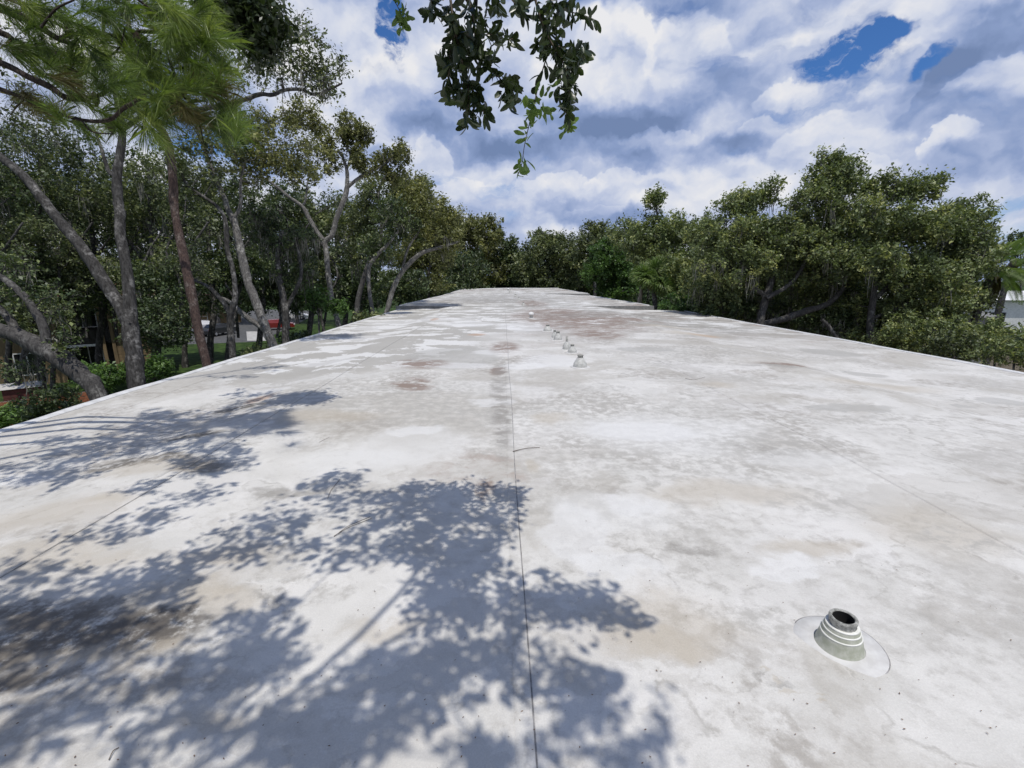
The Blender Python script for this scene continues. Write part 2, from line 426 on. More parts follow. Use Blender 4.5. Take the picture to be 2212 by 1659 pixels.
M_MOSS = plain('spanish_moss', (0.11, 0.108, 0.092), (0.25, 0.245, 0.21), 4, 0.95, 0.0, 0.1)
L_OAK = leafmat('oak_leaves', (0.046, 0.062, 0.032), (0.125, 0.155, 0.066), (0.320, 0.340, 0.140), 0.22)
L_DARK = leafmat('dark_oak_leaves', (0.030, 0.048, 0.022), (0.078, 0.112, 0.044), (0.210, 0.250, 0.095), 0.18)
L_OLIVE = leafmat('olive_oak_leaves', (0.055, 0.064, 0.026), (0.160, 0.175, 0.062), (0.360, 0.350, 0.130), 0.22)
L_GREEN = leafmat('fresh_green_leaves', (0.028, 0.062, 0.018), (0.080, 0.150, 0.036), (0.180, 0.290, 0.075), 0.28)
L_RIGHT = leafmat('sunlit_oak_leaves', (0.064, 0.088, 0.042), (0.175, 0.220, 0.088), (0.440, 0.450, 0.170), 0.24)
L_NEAR = leafmat('near_oak_leaves', (0.026, 0.040, 0.016), (0.040, 0.060, 0.022), (0.085, 0.12, 0.035), 0.20, 0.35, 0.5)
L_PALE = leafmat('young_oak_leaves', (0.09, 0.15, 0.04), (0.13, 0.20, 0.06), (0.20, 0.28, 0.10), 0.40)
L_PINE = leafmat('pine_needles', (0.045, 0.075, 0.016), (0.135, 0.205, 0.045), (0.34, 0.40, 0.11), 0.34, 0.4)
L_PINEDRY = leafmat('dry_pine_needles', (0.060, 0.055, 0.020), (0.150, 0.135, 0.050), (0.270, 0.220, 0.090), 0.2, 0.6)
L_PALM = leafmat('palm_leaves', (0.06, 0.10, 0.028), (0.13, 0.20, 0.055), (0.30, 0.36, 0.13), 0.35, 0.4)
M_LAWN = plain('lawn', (0.014, 0.028, 0.008), (0.050, 0.085, 0.020), 1.4, 0.95, 0.6, 0.1, 9)  # grass colour darkened to carry the shade lying on the ground
M_DIRT = plain('leaf_litter_ground', (0.06, 0.05, 0.035), (0.13, 0.11, 0.08), 0.8, 0.95, 0.5, 0.1, 9)
M_ASPH = plain('asphalt', (0.06, 0.06, 0.06), (0.10, 0.10, 0.097), 2.0, 0.9, 0.2)  # darkened along with the lawn, ground shade put into the colour
M_CONC = plain('concrete', (0.34, 0.33, 0.31), (0.46, 0.45, 0.42), 2.0, 0.9, 0.2)
M_TAN = plain('tan_board_wall', (0.15, 0.11, 0.06), (0.24, 0.175, 0.095), 5, 0.85, 0.3, stretch=(1, 1, .15))
M_DARKW = plain('dark_wood', (0.028, 0.025, 0.022), (0.05, 0.045, 0.04), 5, 0.8, 0.3)  # near-black brown for the recess wall, balcony boards and floor
M_SHING = plain('roof_shingle', (0.20, 0.10, 0.075), (0.32, 0.18, 0.14), 7, 0.9, 0.4)
M_WHITE = plain('white_paint', (0.62, 0.62, 0.60), (0.75, 0.75, 0.73), 5, 0.6, 0.1)
M_GLASS = plain('dark_window_glass', (0.012, 0.013, 0.014), (0.02, 0.022, 0.025), 2, 0.08, 0.0, 0.6)
M_BRICK = plain('red_brick', (0.26, 0.09, 0.045), (0.40, 0.155, 0.08), 12, 0.9, 0.4)
M_BRICKD = plain('dark_red_boards', (0.085, 0.028, 0.022), (0.13, 0.045, 0.035), 6, 0.85, 0.3)
M_POLE = plain('weathered_pole_wood', (0.16, 0.14, 0.11), (0.25, 0.23, 0.185), 9, 0.9, 0.4, stretch=(1, 1, .1))
M_CARW = plain('white_car_paint', (0.70, 0.70, 0.70), (0.72, 0.72, 0.72), 2, 0.25, 0.0, 0.5)
M_CARD = plain('dark_car_paint', (0.03, 0.032, 0.036), (0.035, 0.036, 0.04), 2, 0.25, 0.0, 0.5)
M_CARR = plain('red_car_paint', (0.16, 0.018, 0.014), (0.19, 0.022, 0.018), 2, 0.25, 0.0, 0.5)
M_TYRE = plain('tyre_rubber', (0.02, 0.02, 0.02), (0.03, 0.03, 0.03), 20, 0.9, 0.1)
M_METAL = plain('wheel_metal', (0.35, 0.35, 0.36), (0.45, 0.45, 0.46), 9, 0.35, 0.0)
M_ROOFW = plain('white_metal_roof', (0.62, 0.62, 0.62), (0.74, 0.74, 0.74), 1.0, 0.5, 0.0)
M_GREY = plain('grey_boards', (0.14, 0.14, 0.137), (0.20, 0.20, 0.195), 3, 0.85, 0.2)
M_LITTER = plain('dry_leaf_crumbs', (0.10, 0.06, 0.035), (0.22, 0.14, 0.08), 40, 0.9, 0.0)


def emissive_red():
    m, nt, b = new_mat('lit_tail_lamp')
    b.inputs['Base Color'].default_value = (0.5, 0.01, 0.01, 1)
    b.inputs['Emission Color'].default_value = (1.0, 0.03, 0.03, 1)
    b.inputs['Emission Strength'].default_value = 3.0
    return m


M_TAIL = emissive_red()

# ------------------------------------------------------------------ object helpers
COL = SC.collection.objects


def tag(o, label=None, cat=None, group=None, kind=None):
    if label: o['label'] = label
    if cat: o['category'] = cat
    if group: o['group'] = group
    if kind: o['kind'] = kind
    return o


def empty(name, loc, label=None, cat=None, group=None, rz=0.0):
    o = bpy.data.objects.new(name, None)
    COL.link(o)
    o.location = tuple(float(v) for v in loc)
    o.rotation_euler = (0, 0, rz)
    o.empty_display_size = 0.3
    return tag(o, label, cat, group)


def link(name, me, parent=None, matl=None, kind=None, world_verts=False):
    o = bpy.data.objects.new(name, me)
    COL.link(o)
    if matl is not None and len(me.materials) == 0: me.materials.append(matl)
    if parent is not None:
        o.parent = parent
        if world_verts:                      # mesh built in world coordinates: shift into the parent's frame
            off = Vector((0, 0, 0)); q = parent
            while q is not None:
                off += q.location; q = q.parent
            o.location = -off
    if kind: o['kind'] = kind
    return o


def mesh_np(name, V, Fq, smooth=False, tint=None):
    """V (n,3); Fq (m,k) one polygon size"""
    V = np.asarray(V, dtype=np.float32); Fq = np.asarray(Fq, dtype=np.int32)
    me = bpy.data.meshes.new(name)
    me.vertices.add(len(V)); me.vertices.foreach_set('co', V.ravel())
    k = Fq.shape[1]
    me.loops.add(Fq.size); me.loops.foreach_set('vertex_index', Fq.ravel())
    me.polygons.add(len(Fq))
    me.polygons.foreach_set('loop_start', np.arange(0, Fq.size, k, dtype=np.int32))
    if smooth: me.polygons.foreach_set('use_smooth', np.ones(len(Fq), dtype=bool))
    me.update(calc_edges=True)
    if tint is not None:
        a = me.attributes.new('tint', 'FLOAT', 'FACE')
        a.data.foreach_set('value', np.asarray(tint, dtype=np.float32))
    return me


def mesh_py(name, V, Fs, smooth=False):
    me = bpy.data.meshes.new(name)
    me.from_pydata([tuple(map(float, v)) for v in V], [], [tuple(f) for f in Fs])
    if smooth: me.polygons.foreach_set('use_smooth', [True] * len(me.polygons))
    me.update()
    return me


class MB:
    def __init__(s): s.V = []; s.F = []

    def box(s, x0, x1, y0, y1, z0, z1, M=None):
        n = len(s.V)
        vs = [(x, y, z) for z in (z0, z1) for (x, y) in ((x0, y0), (x1, y0), (x1, y1), (x0, y1))]
        if M is not None: vs = [tuple(M @ Vector(v)) for v in vs]
        s.V += vs
        s.F += [(n + 3, n + 2, n + 1, n), (n + 4, n + 5, n + 6, n + 7), (n, n + 1, n + 5, n + 4), (n + 1, n + 2, n + 6, n + 5), (n + 2, n + 3, n + 7, n + 6), (n + 3, n, n + 4, n + 7)]
        return s

    def lathe(s, prof, seg=24, c=(0, 0, 0), wob=0.0, cap=False):
        n = len(s.V)
        for (r, z) in prof:
            for i in range(seg):
                a = 2 * math.pi * i / seg
                rr = r * (1 + wob * math.sin(3 * a + r * 40) + wob * .7 * math.sin(7 * a + z * 60))
                s.V.append((c[0] + rr * math.cos(a), c[1] + rr * math.sin(a), c[2] + z))
        for j in range(len(prof) - 1):
            for i in range(seg):
                i2 = (i + 1) % seg
                s.F.append((n + j * seg + i, n + j * seg + i2, n + (j + 1) * seg + i2, n + (j + 1) * seg + i))
        if cap: s.F.append(tuple(n + (len(prof) - 1) * seg + i for i in range(seg)))
        return s

    def poly(s, vs, fs):
        n = len(s.V); s.V += [tuple(v) for v in vs]; s.F += [tuple(n + i for i in f) for f in fs]; return s

    def build(s, name, mat, parent=None, smooth=False, kind=None, world=False):
        me = mesh_py(name, s.V, s.F, smooth)
        return link(name, me, parent, mat, kind, world)


def smooth_path(pts, k=4):
    """Catmull-Rom through (x,y,z,r)"""
    p = np.asarray(pts, float)
    if len(p) < 3: return p
    q = np.vstack([2 * p[0] - p[1], p, 2 * p[-1] - p[-2]])
    out = []
    for i in range(1, len(q) - 2):
        a, b, c, d = q[i - 1], q[i], q[i + 1], q[i + 2]
        for t in np.arange(k) / k:
            out.append(0.5 * (2 * b + (c - a) * t + (2 * a - 5 * b + 4 * c - d) * t * t + (3 * b - a - 3 * c + d) * t ** 3))
    out.append(q[-2])
    out = np.array(out); out[:, 3] = np.maximum(out[:, 3], 0.002)
    return out


def tubes(paths, seg=6, rough=0.0):
    """list of (n,4) arrays -> V,F"""
    Vs, Fs = [], []; n0 = 0
    for p in paths:
        c = p[:, :3]; r = p[:, 3]; n = len(c)
        if n < 2: continue
        t = np.gradient(c, axis=0); t /= np.linalg.norm(t, axis=1)[:, None] + 1e-9
        ref = np.array((1.0, 0.13, 0.21)) if abs(t[:, 0]).mean() < 0.75 else np.array((0.1, 1.0, 0.2))
        u = np.cross(t, ref); u /= np.linalg.norm(u, axis=1)[:, None] + 1e-9
        v = np.cross(t, u)
        sg = seg if r.max() > 0.03 else (4 if r.max() > 0.012 else 3)
        if r.max() > 0.1: sg = max(seg, 10)
        a = np.arange(sg) * 2 * np.pi / sg
        rr = r[:, None] * np.ones(sg)[None]
        if rough and r.max() > 0.04:
            rr = rr * (1 + rough * rng.normal(size=rr.shape))
        V = c[:, None, :] + rr[:, :, None] * (np.cos(a)[None, :, None] * u[:, None, :] + np.sin(a)[None, :, None] * v[:, None, :])
        Vs.append(V.reshape(-1, 3))
        i = np.arange(n - 1)[:, None] * sg; j = np.arange(sg)[None]; j2 = (j + 1) % sg
        Fq = np.stack([i + j, i + j2, i + sg + j2, i + sg + j], -1).reshape(-1, 4) + n0
        Fs.append(Fq); n0 += n * sg
    return np.vstack(Vs), np.vstack(Fs)


def unit(v): return v / (np.linalg.norm(v, axis=-1, keepdims=True) + 1e-9)


def leaves_quads(C, size, tintbase, flat=0.35, aspect=0.5):
    """rhombic leaves at centres C (n,3)"""
    n = len(C)
    nrm = unit(rng.normal(size=(n, 3)) + np.array((0, 0, flat)))
    ax = unit(np.cross(nrm, rng.normal(size=(n, 3))))
    sd = np.cross(nrm, ax)
    L = size * np.clip(rng.lognormal(-.05, .38, n), .35, 2.1)[:, None]
    W = L * aspect * rng.uniform(0.8, 1.25, n)[:, None]
    fold = nrm * (W * 0.25)
    V = np.stack([C - ax * L * .5, C + sd * W * .5 + fold - ax * L * .05, C + ax * L * .5, C - sd * W * .5 + fold - ax * L * .05], 1).reshape(-1, 3)
    Fq = np.arange(4 * n).reshape(-1, 4)
    tint = np.clip(tintbase + rng.normal(0, 0.16, n), 0, 1)
    return V, Fq, tint


def grow(stems, attractors, rtip=0.008, droop=0.0, wig=0.10):
    """connect every attractor to the skeleton with a bent branch; returns branch paths"""
    sk = [s[:, :] for s in stems]
    allp = np.vstack(sk)
    # start only from the upper part of the stems
    zmin = np.percentile(allp[:, 2], 25)
    pts = allp[allp[:, 2] > zmin]
    A = np.asarray(attractors)
    d0 = np.array([np.min(np.linalg.norm(pts[:, :3] - a, axis=1)) for a in A])
    order = np.argsort(d0)
    P_, R_ = pts[:, :3].copy(), pts[:, 3].copy()
    cap = len(P_) + len(A) * 7
    PP = np.empty((cap, 3)); RR = np.empty(cap); n = len(P_); PP[:n] = P_; RR[:n] = R_
    paths = []
    for i in order:
        a = A[i]
        v = a - PP[:n]
        d = np.linalg.norm(v, axis=1)
        cost = d + 0.9 * np.maximum(0, -v[:, 2]) - 1.2 * np.minimum(RR[:n], .12)
        j = int(np.argmin(cost)); s = PP[j]; L = d[j]
        if L < 0.05: continue
        r0 = min(RR[j] * 0.7, 0.014 + 0.020 * L + 0.005 * L * L)
        k = 7 if L > .8 else 4
        t = np.linspace(0, 1, k)[:, None]
        mid = (s + a) / 2 + rng.normal(size=3) * L * wig * 1.3 + np.array((0, 0, 0.10 * L - droop * L))
        q = (1 - t) ** 2 * s + 2 * t * (1 - t) * mid + t * t * a
        q[1:-1] += rng.normal(size=(k - 2, 3)) * L * wig * 0.28
        r = r0 + (rtip - r0) * t[:, 0] ** 0.8
        r = np.maximum(r, rtip)
        paths.append(np.hstack([q, r[:, None]]))
        PP[n:n + k - 1] = q[1:]; RR[n:n + k - 1] = r[1:]; n += k - 1
    return paths


def ellip(n, shell=0.35):
    d = unit(rng.normal(size=(n, 3)))
    r = rng.uniform(shell, 1.0, n) ** (1 / 2.0)
    return d * r[:, None]


CRX = CR @ np.array((1, 0, 0)); FWD = np.array((CRX[1] * -1, CRX[0], 0.0)); FWD /= np.linalg.norm(FWD)


def blob_pts(px, py, rx, ry, z, rd, n, shell=.35):
    c = P(px, py, z)
    e = ellip(n, shell)
    return c + e[:, :1] * CRX * (rx * z / F) + e[:, 1:2] * FWD * rd + e[:, 2:] * np.array((0, 0, ry * z / F))


def moss_mesh(anchors, length=(0.3, 1.1), strands=9, width=0.02):
    Vs = []; 
    for a in anchors:
        k = strands
        L = rng.uniform(*length) * rng.uniform(0.4, 1.0, k)
        o = a + rng.normal(size=(k, 3)) * np.array((.09, .09, .03))
        for i in range(k):
            ang = rng.uniform(0, 6.28); s = np.array((math.cos(ang), math.sin(ang), 0)) * width
            zz = np.linspace(0, -L[i], 4)
            wv = np.cumsum(rng.normal(size=(4, 3)) * (.045, .045, 0), axis=0)
            c = o[i] + wv + np.stack([zz * 0, zz * 0, zz], 1)
            w = np.array((.6, 1.0, .8, .1))[:, None]
            Vs.append(np.stack([c - s * w, c + s * w], 1).reshape(-1, 3))
    V = np.vstack(Vs); m = len(Vs)
    base = np.array([[0, 1, 3, 2], [2, 3, 5, 4], [4, 5, 7, 6]])
    Fq = (base[None] + (np.arange(m) * 8)[:, None, None]).reshape(-1, 4)
    return V, Fq


TRI = [0]


def tree(name, label, cat='tree', group=None, stems=(), blobs=(), leaf=None, per=90, spread=0.45, lmat=None, bmat=None,
         moss=0, ground=True, wig=0.12, tint=0.5, flat=0.9, seg=7, mosslen=(.3, 1.1), base=None, rtip=None, sz=None, leafrough=0.16):
    """stems: lists of (px, py, depth, width_px); blobs: (px, py, rx, ry, depth, rdepth, n)"""
    sts = []; first = None
    for si, st in enumerate(stems):
        pts = [np.append(P(a[0], a[1], a[2]), a[3] / 2 * a[2] / F * .93 / math.sqrt(1 + ((a[0] - 1106) / F) ** 2)) for a in st]
        if si == 0 and ground:
            b0, b1 = pts[0], pts[1]
            d = (b0[:3] - b1[:3]); d = d / (abs(d[2]) + 1e-6)
            drop = b0[2] - GROUND
            if drop > 0.3:
                g = b0.copy(); g[:2] = b0[:2] + np.clip(d[:2], -.5, .5) * drop * 0.55; g[2] = GROUND - 0.05; g[3] = b0[3] * 1.35
                m = (b0 + g) / 2; m[:2] = b0[:2] + np.clip(d[:2], -.5, .5) * drop * 0.35; m[3] = b0[3] * 1.08
                pts = [g, m] + pts
        if first is None: first = pts[0]
        sts.append(smooth_path(pts, 4))
    zc = stems[0][0][2]
    root = empty(name, (first[0], first[1], max(first[2], GROUND)) if base is None else base, label, cat, group)
    A = np.vstack([blob_pts(*b) for b in blobs]) if len(blobs) else np.zeros((0, 3))
    A = A[A[:, 2] > GROUND + .5]
    rt = rtip or max(0.006, zc * 0.00035)
    paths = grow(sts, A, rt, wig=wig) if len(A) else []
    big = sts + [p for p in paths if p[0, 3] > 0.045]
    fine = [p for p in paths if p[0, 3] <= 0.045]
    V, Fq = tubes(big, seg, 0.07)
    link('trunk', mesh_np('trunk', V, Fq, True), root, bmat or M_BARK, None, True)
    TRI[0] += 2 * len(Fq)
    # short twigs out of every attractor with leaves round them
    C = []; T = []; tw = []
    size = sz or (0.035 + 0.0042 * zc)
    for a in A:
        k = rng.integers(4, 8)
        dirs = unit(rng.normal(size=(k, 3)) + np.array((0, 0, .35)))
        ends = a + dirs * spread * rng.uniform(.5, 1.2, k)[:, None]
        m = max(2, int(per / k)); ct = np.clip(tint + rng.normal(0, .14), 0, 1)
        for e_ in ends:
            t = rng.uniform(.15, 1.08, m)[:, None]
            C.append(a + (e_ - a) * t + rng.normal(size=(m, 3)) * spread * .20)
            T.append(np.full(m, np.clip(ct + rng.normal(0, .07), 0, 1)))
        if zc < 24:
            for e_ in ends[:4]:
                tw.append(np.array([[*a, rt], [*((a + e_) / 2 + rng.normal(size=3) * .03), rt * .8], [*e_, rt * .5]]))
    if fine or tw:
        V, Fq = tubes(fine + tw, 4)
        link('branch', mesh_np('branch', V, Fq, True), root, bmat or M_BARK, 'stuff', True)
        TRI[0] += 2 * len(Fq)
    if C:
        C = np.vstack(C); T = np.concatenate(T)
        V, Fq, tt = leaves_quads(C, size, T, flat)
        link('crown', mesh_np('crown', V, Fq, False, tt), root, lmat or L_OAK, None, True)
        TRI[0] += 2 * len(Fq)
    if moss:
        pool = np.vstack([p[2:, :3] for p in paths if len(p) > 3] or [s[len(s) // 2:, :3] for s in sts])
        pool = pool[rng.integers(0, len(pool), max(4, int(moss * .75)))]
        V, Fq = moss_mesh(pool, (mosslen[0] * .7, mosslen[1] * .75), 9, max(.012, zc * .0007))
        link('hanging_moss', mesh_np('hanging_moss', V, Fq), root, M_MOSS, 'stuff', True)
        TRI[0] += 2 * len(Fq)
    return root


# ------------------------------------------------------------------ ground
def sheet(name, x0, x1, y0, y1, z, mat, kind='structure'):
    me = mesh_py(name, [(x0, y0, z), (x1, y0, z), (x1, y1, z), (x0, y1, z)], [(0, 1, 2, 3)])
    return link(name, me, None, mat, kind)


sheet('ground', -900, 900, -300, 1500, GROUND, M_LAWN)
sheet('bare_ground', 11.5, 60, -6, 60, GROUND + .004, M_DIRT)


def quad_from_px(name, pts, dz, mat):
    V = [G(a, b, GROUND + dz) for a, b in pts]
    return link(name, mesh_py(name, V, [tuple(range(len(V)))]), None, mat, 'structure')


quad_from_px('driveway', [(300, 748), (560, 738), (640, 700), (700, 672), (560, 668), (380, 700)][::-1], .008, M_ASPH)
quad_from_px('pavement', [(534, 736), (575, 736), (560, 716), (532, 716)][::-1], .020, M_CONC)
quad_from_px('path', [(425, 716), (470, 716), (452, 698), (428, 698)][::-1], .024, M_CONC)

# ------------------------------------------------------------------ the flat-roofed building underfoot
XL, XR = -5.95, 10.45


def lerp(a, b, t): return a + (b - a) * t


def roof_z(x, y):
    z = 0.0
    if y <= 27.0:
        if x > 5.2: t = min(1.0, (x - 5.2) / 1.3); z -= 0.11 * t * t * (3 - 2 * t) + 0.03 * (x - 5.2)
        if x < -2.95: t = min(1.0, (-2.95 - x) / .9); z -= 0.10 * t * t * (3 - 2 * t) + 0.02 * (-2.95 - x)
    elif y <= 48.5:
        t = (y - 27) / 21.5
        if x > 4.0: z -= 0.17 * t * ((x - 4.0) / 4.5)
        if x < -2.9: z -= 0.17 * t * ((-2.9 - x) / 3.2)
    else:
        if x < -1: z -= 0.16 * ((-1 - x) / 5.0)
    z += 0.006 * math.sin(x * 1.7 + y * 0.6) + 0.005 * math.sin(x * 0.8 - y * 1.9 + 1.0)
    return z


bld = empty('flat_roofed_building', (2.2, 30, GROUND), 'long low building seen along its weathered white flat roof', 'building')
secs = [(-5.0, 27.0, XL, XR, XL, XR), (27.0, 48.5, -6.15, 8.75, -6.3, 9.0), (48.5, 73.0, -6.25, 8.95, -6.55, 8.55)]
for si, (ya, yb, xa0, xb0, xa1, xb1) in enumerate(secs):
    ny = int((yb - ya) / (0.4 if si == 0 else 1.0)); nx = 56
    V = []
    for j in range(ny + 1):
        y = lerp(ya, yb, j / ny); t = j / ny
        for i in range(nx + 1):
            x = lerp(lerp(xa0, xa1, t), lerp(xb0, xb1, t), i / nx)
            yy = min(max(y, ya + 1e-4), yb - 1e-4)
            V.append((x, y, roof_z(x, yy if si else min(y, 26.999))))
    Fq = [(j * (nx + 1) + i, j * (nx + 1) + i + 1, (j + 1) * (nx + 1) + i + 1, (j + 1) * (nx + 1) + i) for j in range(ny) for i in range(nx)]
    o = link('roof_section', mesh_np('roof_section', V, np.array(Fq), True), bld, M_ROOF, None, True)
    o['label'] = ['near roof section with old stains and dappled shade', 'middle roof section beyond the first low step', 'far roof section ending at the trees'][si]
    # walls under it and the painted metal edge
    mb = MB()
    zt = -0.06
    a, b_, c, d = (xa0 + .12, ya), (xb0 - .12, ya), (xb1 - .12, yb), (xa1 + .12, yb)
    for (q0, q1) in ((a, d), (c, b_)) + (((d, c),) if si == 2 else ()):
        MB().poly([(q0[0], q0[1], GROUND), (q1[0], q1[1], GROUND), (q1[0], q1[1], zt - .35), (q0[0], q0[1], zt - .35)], [(0, 1, 2, 3)]).build('wall', M_WALL, bld, world=True)
    for side in (0, 1):
        mb = MB(); n = ny
        vs = []
        for j in range(n + 1):
            y = lerp(ya, yb, j / n); t = j / n
            x = lerp(xa0, xa1, t) if side == 0 else lerp(xb0, xb1, t)
            s = -1 if side == 0 else 1
            yy = min(y, yb - 1e-4)
            z = roof_z(x, yy)
            wob = 0.008 * math.sin(y * 2.1) + 0.004 * math.sin(y * 6.3)
            for (dx, dz) in ((-0.10, 0.006), (-0.09, 0.020), (0.0, 0.028 + wob * .5), (0.025, 0.012), (0.028, -0.16), (0.0, -0.17)):
                vs.append((x + s * dx, y, z + dz))
        fs = []
        for j in range(n):
            for i in range(5):
                f = (j * 6 + i, j * 6 + i + 1, (j + 1) * 6 + i + 1, (j + 1) * 6 + i)
                fs.append(f if side == 1 else f[::-1])
        mb.poly(vs, fs)
        mb.build('edge_flashing', M_EDGE, bld, True, world=True)
# the low step faces between sections
for (y, xa, xb, prev) in ((27.0, -6.15, 8.75, 26.99), (48.5, -6.25, 8.95, 48.49)):
    n = 40; vs = []
    for i in range(n + 1):
        x = lerp(xa, xb, i / n)
        zb = roof_z(x, prev) - .01; zt = roof_z(x, y + .02)
        vs += [(x, y - .012, min(zb, zt - .002)), (x, y - .012, zt + .012), (x, y + .10, zt + .012)]
    fs = []
    for i in range(n):
        fs += [(i * 3, i * 3 + 3, i * 3 + 4, i * 3 + 1), (i * 3 + 1, i * 3 + 4, i * 3 + 5, i * 3 + 2)]
    MB().poly(vs, fs).build('step_face', M_STEP, bld, world=True)
mb = MB()
n = 40; vs = []
for i in range(n + 1):
    x = lerp(-6.55, 8.55, i / n); z = roof_z(x, 73.0)
    vs += [(x, 72.8, z + .01), (x, 72.9, z + .07), (x, 73.05, z + .07), (x, 73.05, z - .3)]
fs = [(i * 4 + k, i * 4 + 4 + k, i * 4 + 5 + k, i * 4 + 1 + k) for i in range(n) for k in range(3)]
mb.poly(vs, fs).build('edge_flashing', M_EDGE, bld, world=True)


def seam(x, y0, y1, w=0.055, mat=M_SEAM, h=0.004, gap=True, drift=0.0):
    n = int((y1 - y0) / .3); vs = []; dv = []
    for j in range(n + 1):
        y = lerp(y0, y1, j / n); xx = x + 0.006 * math.sin(y * 1.3 + x) + drift * j / n
        z = roof_z(xx, min(y, 26.99) if y0 < 27 else y)
        vs += [(xx - w / 2 - .012, y, z + .0005), (xx - w / 2, y, z + h), (xx + w / 2, y, z + h), (xx + w / 2 + .001, y, z + .0005)]
        dv += [(xx + w / 2 + .0012, y, z + .0012), (xx + w / 2 + .0075, y, z + .0012)]
    MB().poly(vs, [(j * 4 + k, j * 4 + k + 1, j * 4 + 5 + k, j * 4 + 4 + k) for j in range(n) for k in range(3)]).build('seam', M_ROOF, bld, world=True)
    if gap:
        MB().poly(dv, [(j * 2, j * 2 + 1, j * 2 + 3, j * 2 + 2) for j in range(n)]).build('seam_gap', M_SEAMDARK, bld, world=True)


seam(0.07, -4.5, 26.9)
seam(-2.78, -4.5, 26.9, .05)
seam(3.12, -4.5, 9.5, .05, h=.007)
seam(6.35, 3.0, 26.5, .04, gap=False)
seam(0.07, 27.3, 48.0)
seam(0.0, 49.0, 72.0)
seam(-5.2, 2.0, 26.5, .04, gap=False)

# ------------------------------------------------------------------ vents, pipes and drains on the roof


def near_boot():
    c = G(1812.5, 1391.5); z = roof_z(c[0], c[1])
    root = empty('pipe_boot', (c[0], c[1], z), 'nearest pipe boot, stepped rubber cone with crusted open top and round white flange', 'roof vent')
    f = MB().lathe([(.178, .0005), (.175, .0045), (.12, .0062), (.096, .010)], 64, wob=.004)
    f.build('flange', M_FLANGE, root, True)
    MB().lathe([(.182, .0008), (.1782, .0016), (.1775, .0012)], 64, wob=.004).build('flange_dirt_line', M_SEAMDARK, root, True)
    MB().lathe([(.0975, .006), (.0935, .012), (.090, .02), (.0785, .072)], 48, wob=.004).build('boot_cone', M_BOOT, root, True)
    MB().lathe([(.0765, .074), (.0705, .0945)], 48).build('boot_step', M_BOOT, root, True)
    MB().lathe([(.0685, .0965), (.0630, .1145)], 48).build('boot_step', M_BOOT, root, True)
    for (r, zz) in ((.0785, .072), (.0705, .0945), (.063, .1145)):
        MB().lathe([(r - .001, zz - .004), (r + .0016, zz - .002), (r + .0018, zz + .001), (r - .002, zz + .0034), (r - .011, zz + .0022)], 48).build('boot_rim', M_BOOTRING, root, True)
    MB().lathe([(.0545, .112), (.0525, .118), (.0512, .134), (.0545, .139), (.055, .148), (.0505, .1535), (.0435, .1525), (.0412, .146), (.0405, .05)], 36, wob=.018).build('pipe', M_PIPE, root, True)
    MB().lathe([(.0398, .149), (.0396, .02), (.0005, .02)], 24).build('pipe_bore', M_BLACK, root, True)  # black liner covers the inner wall, painting the hole's shade
    root.rotation_euler = (R(1.2), R(-2.0), 0)
    return root


near_boot()


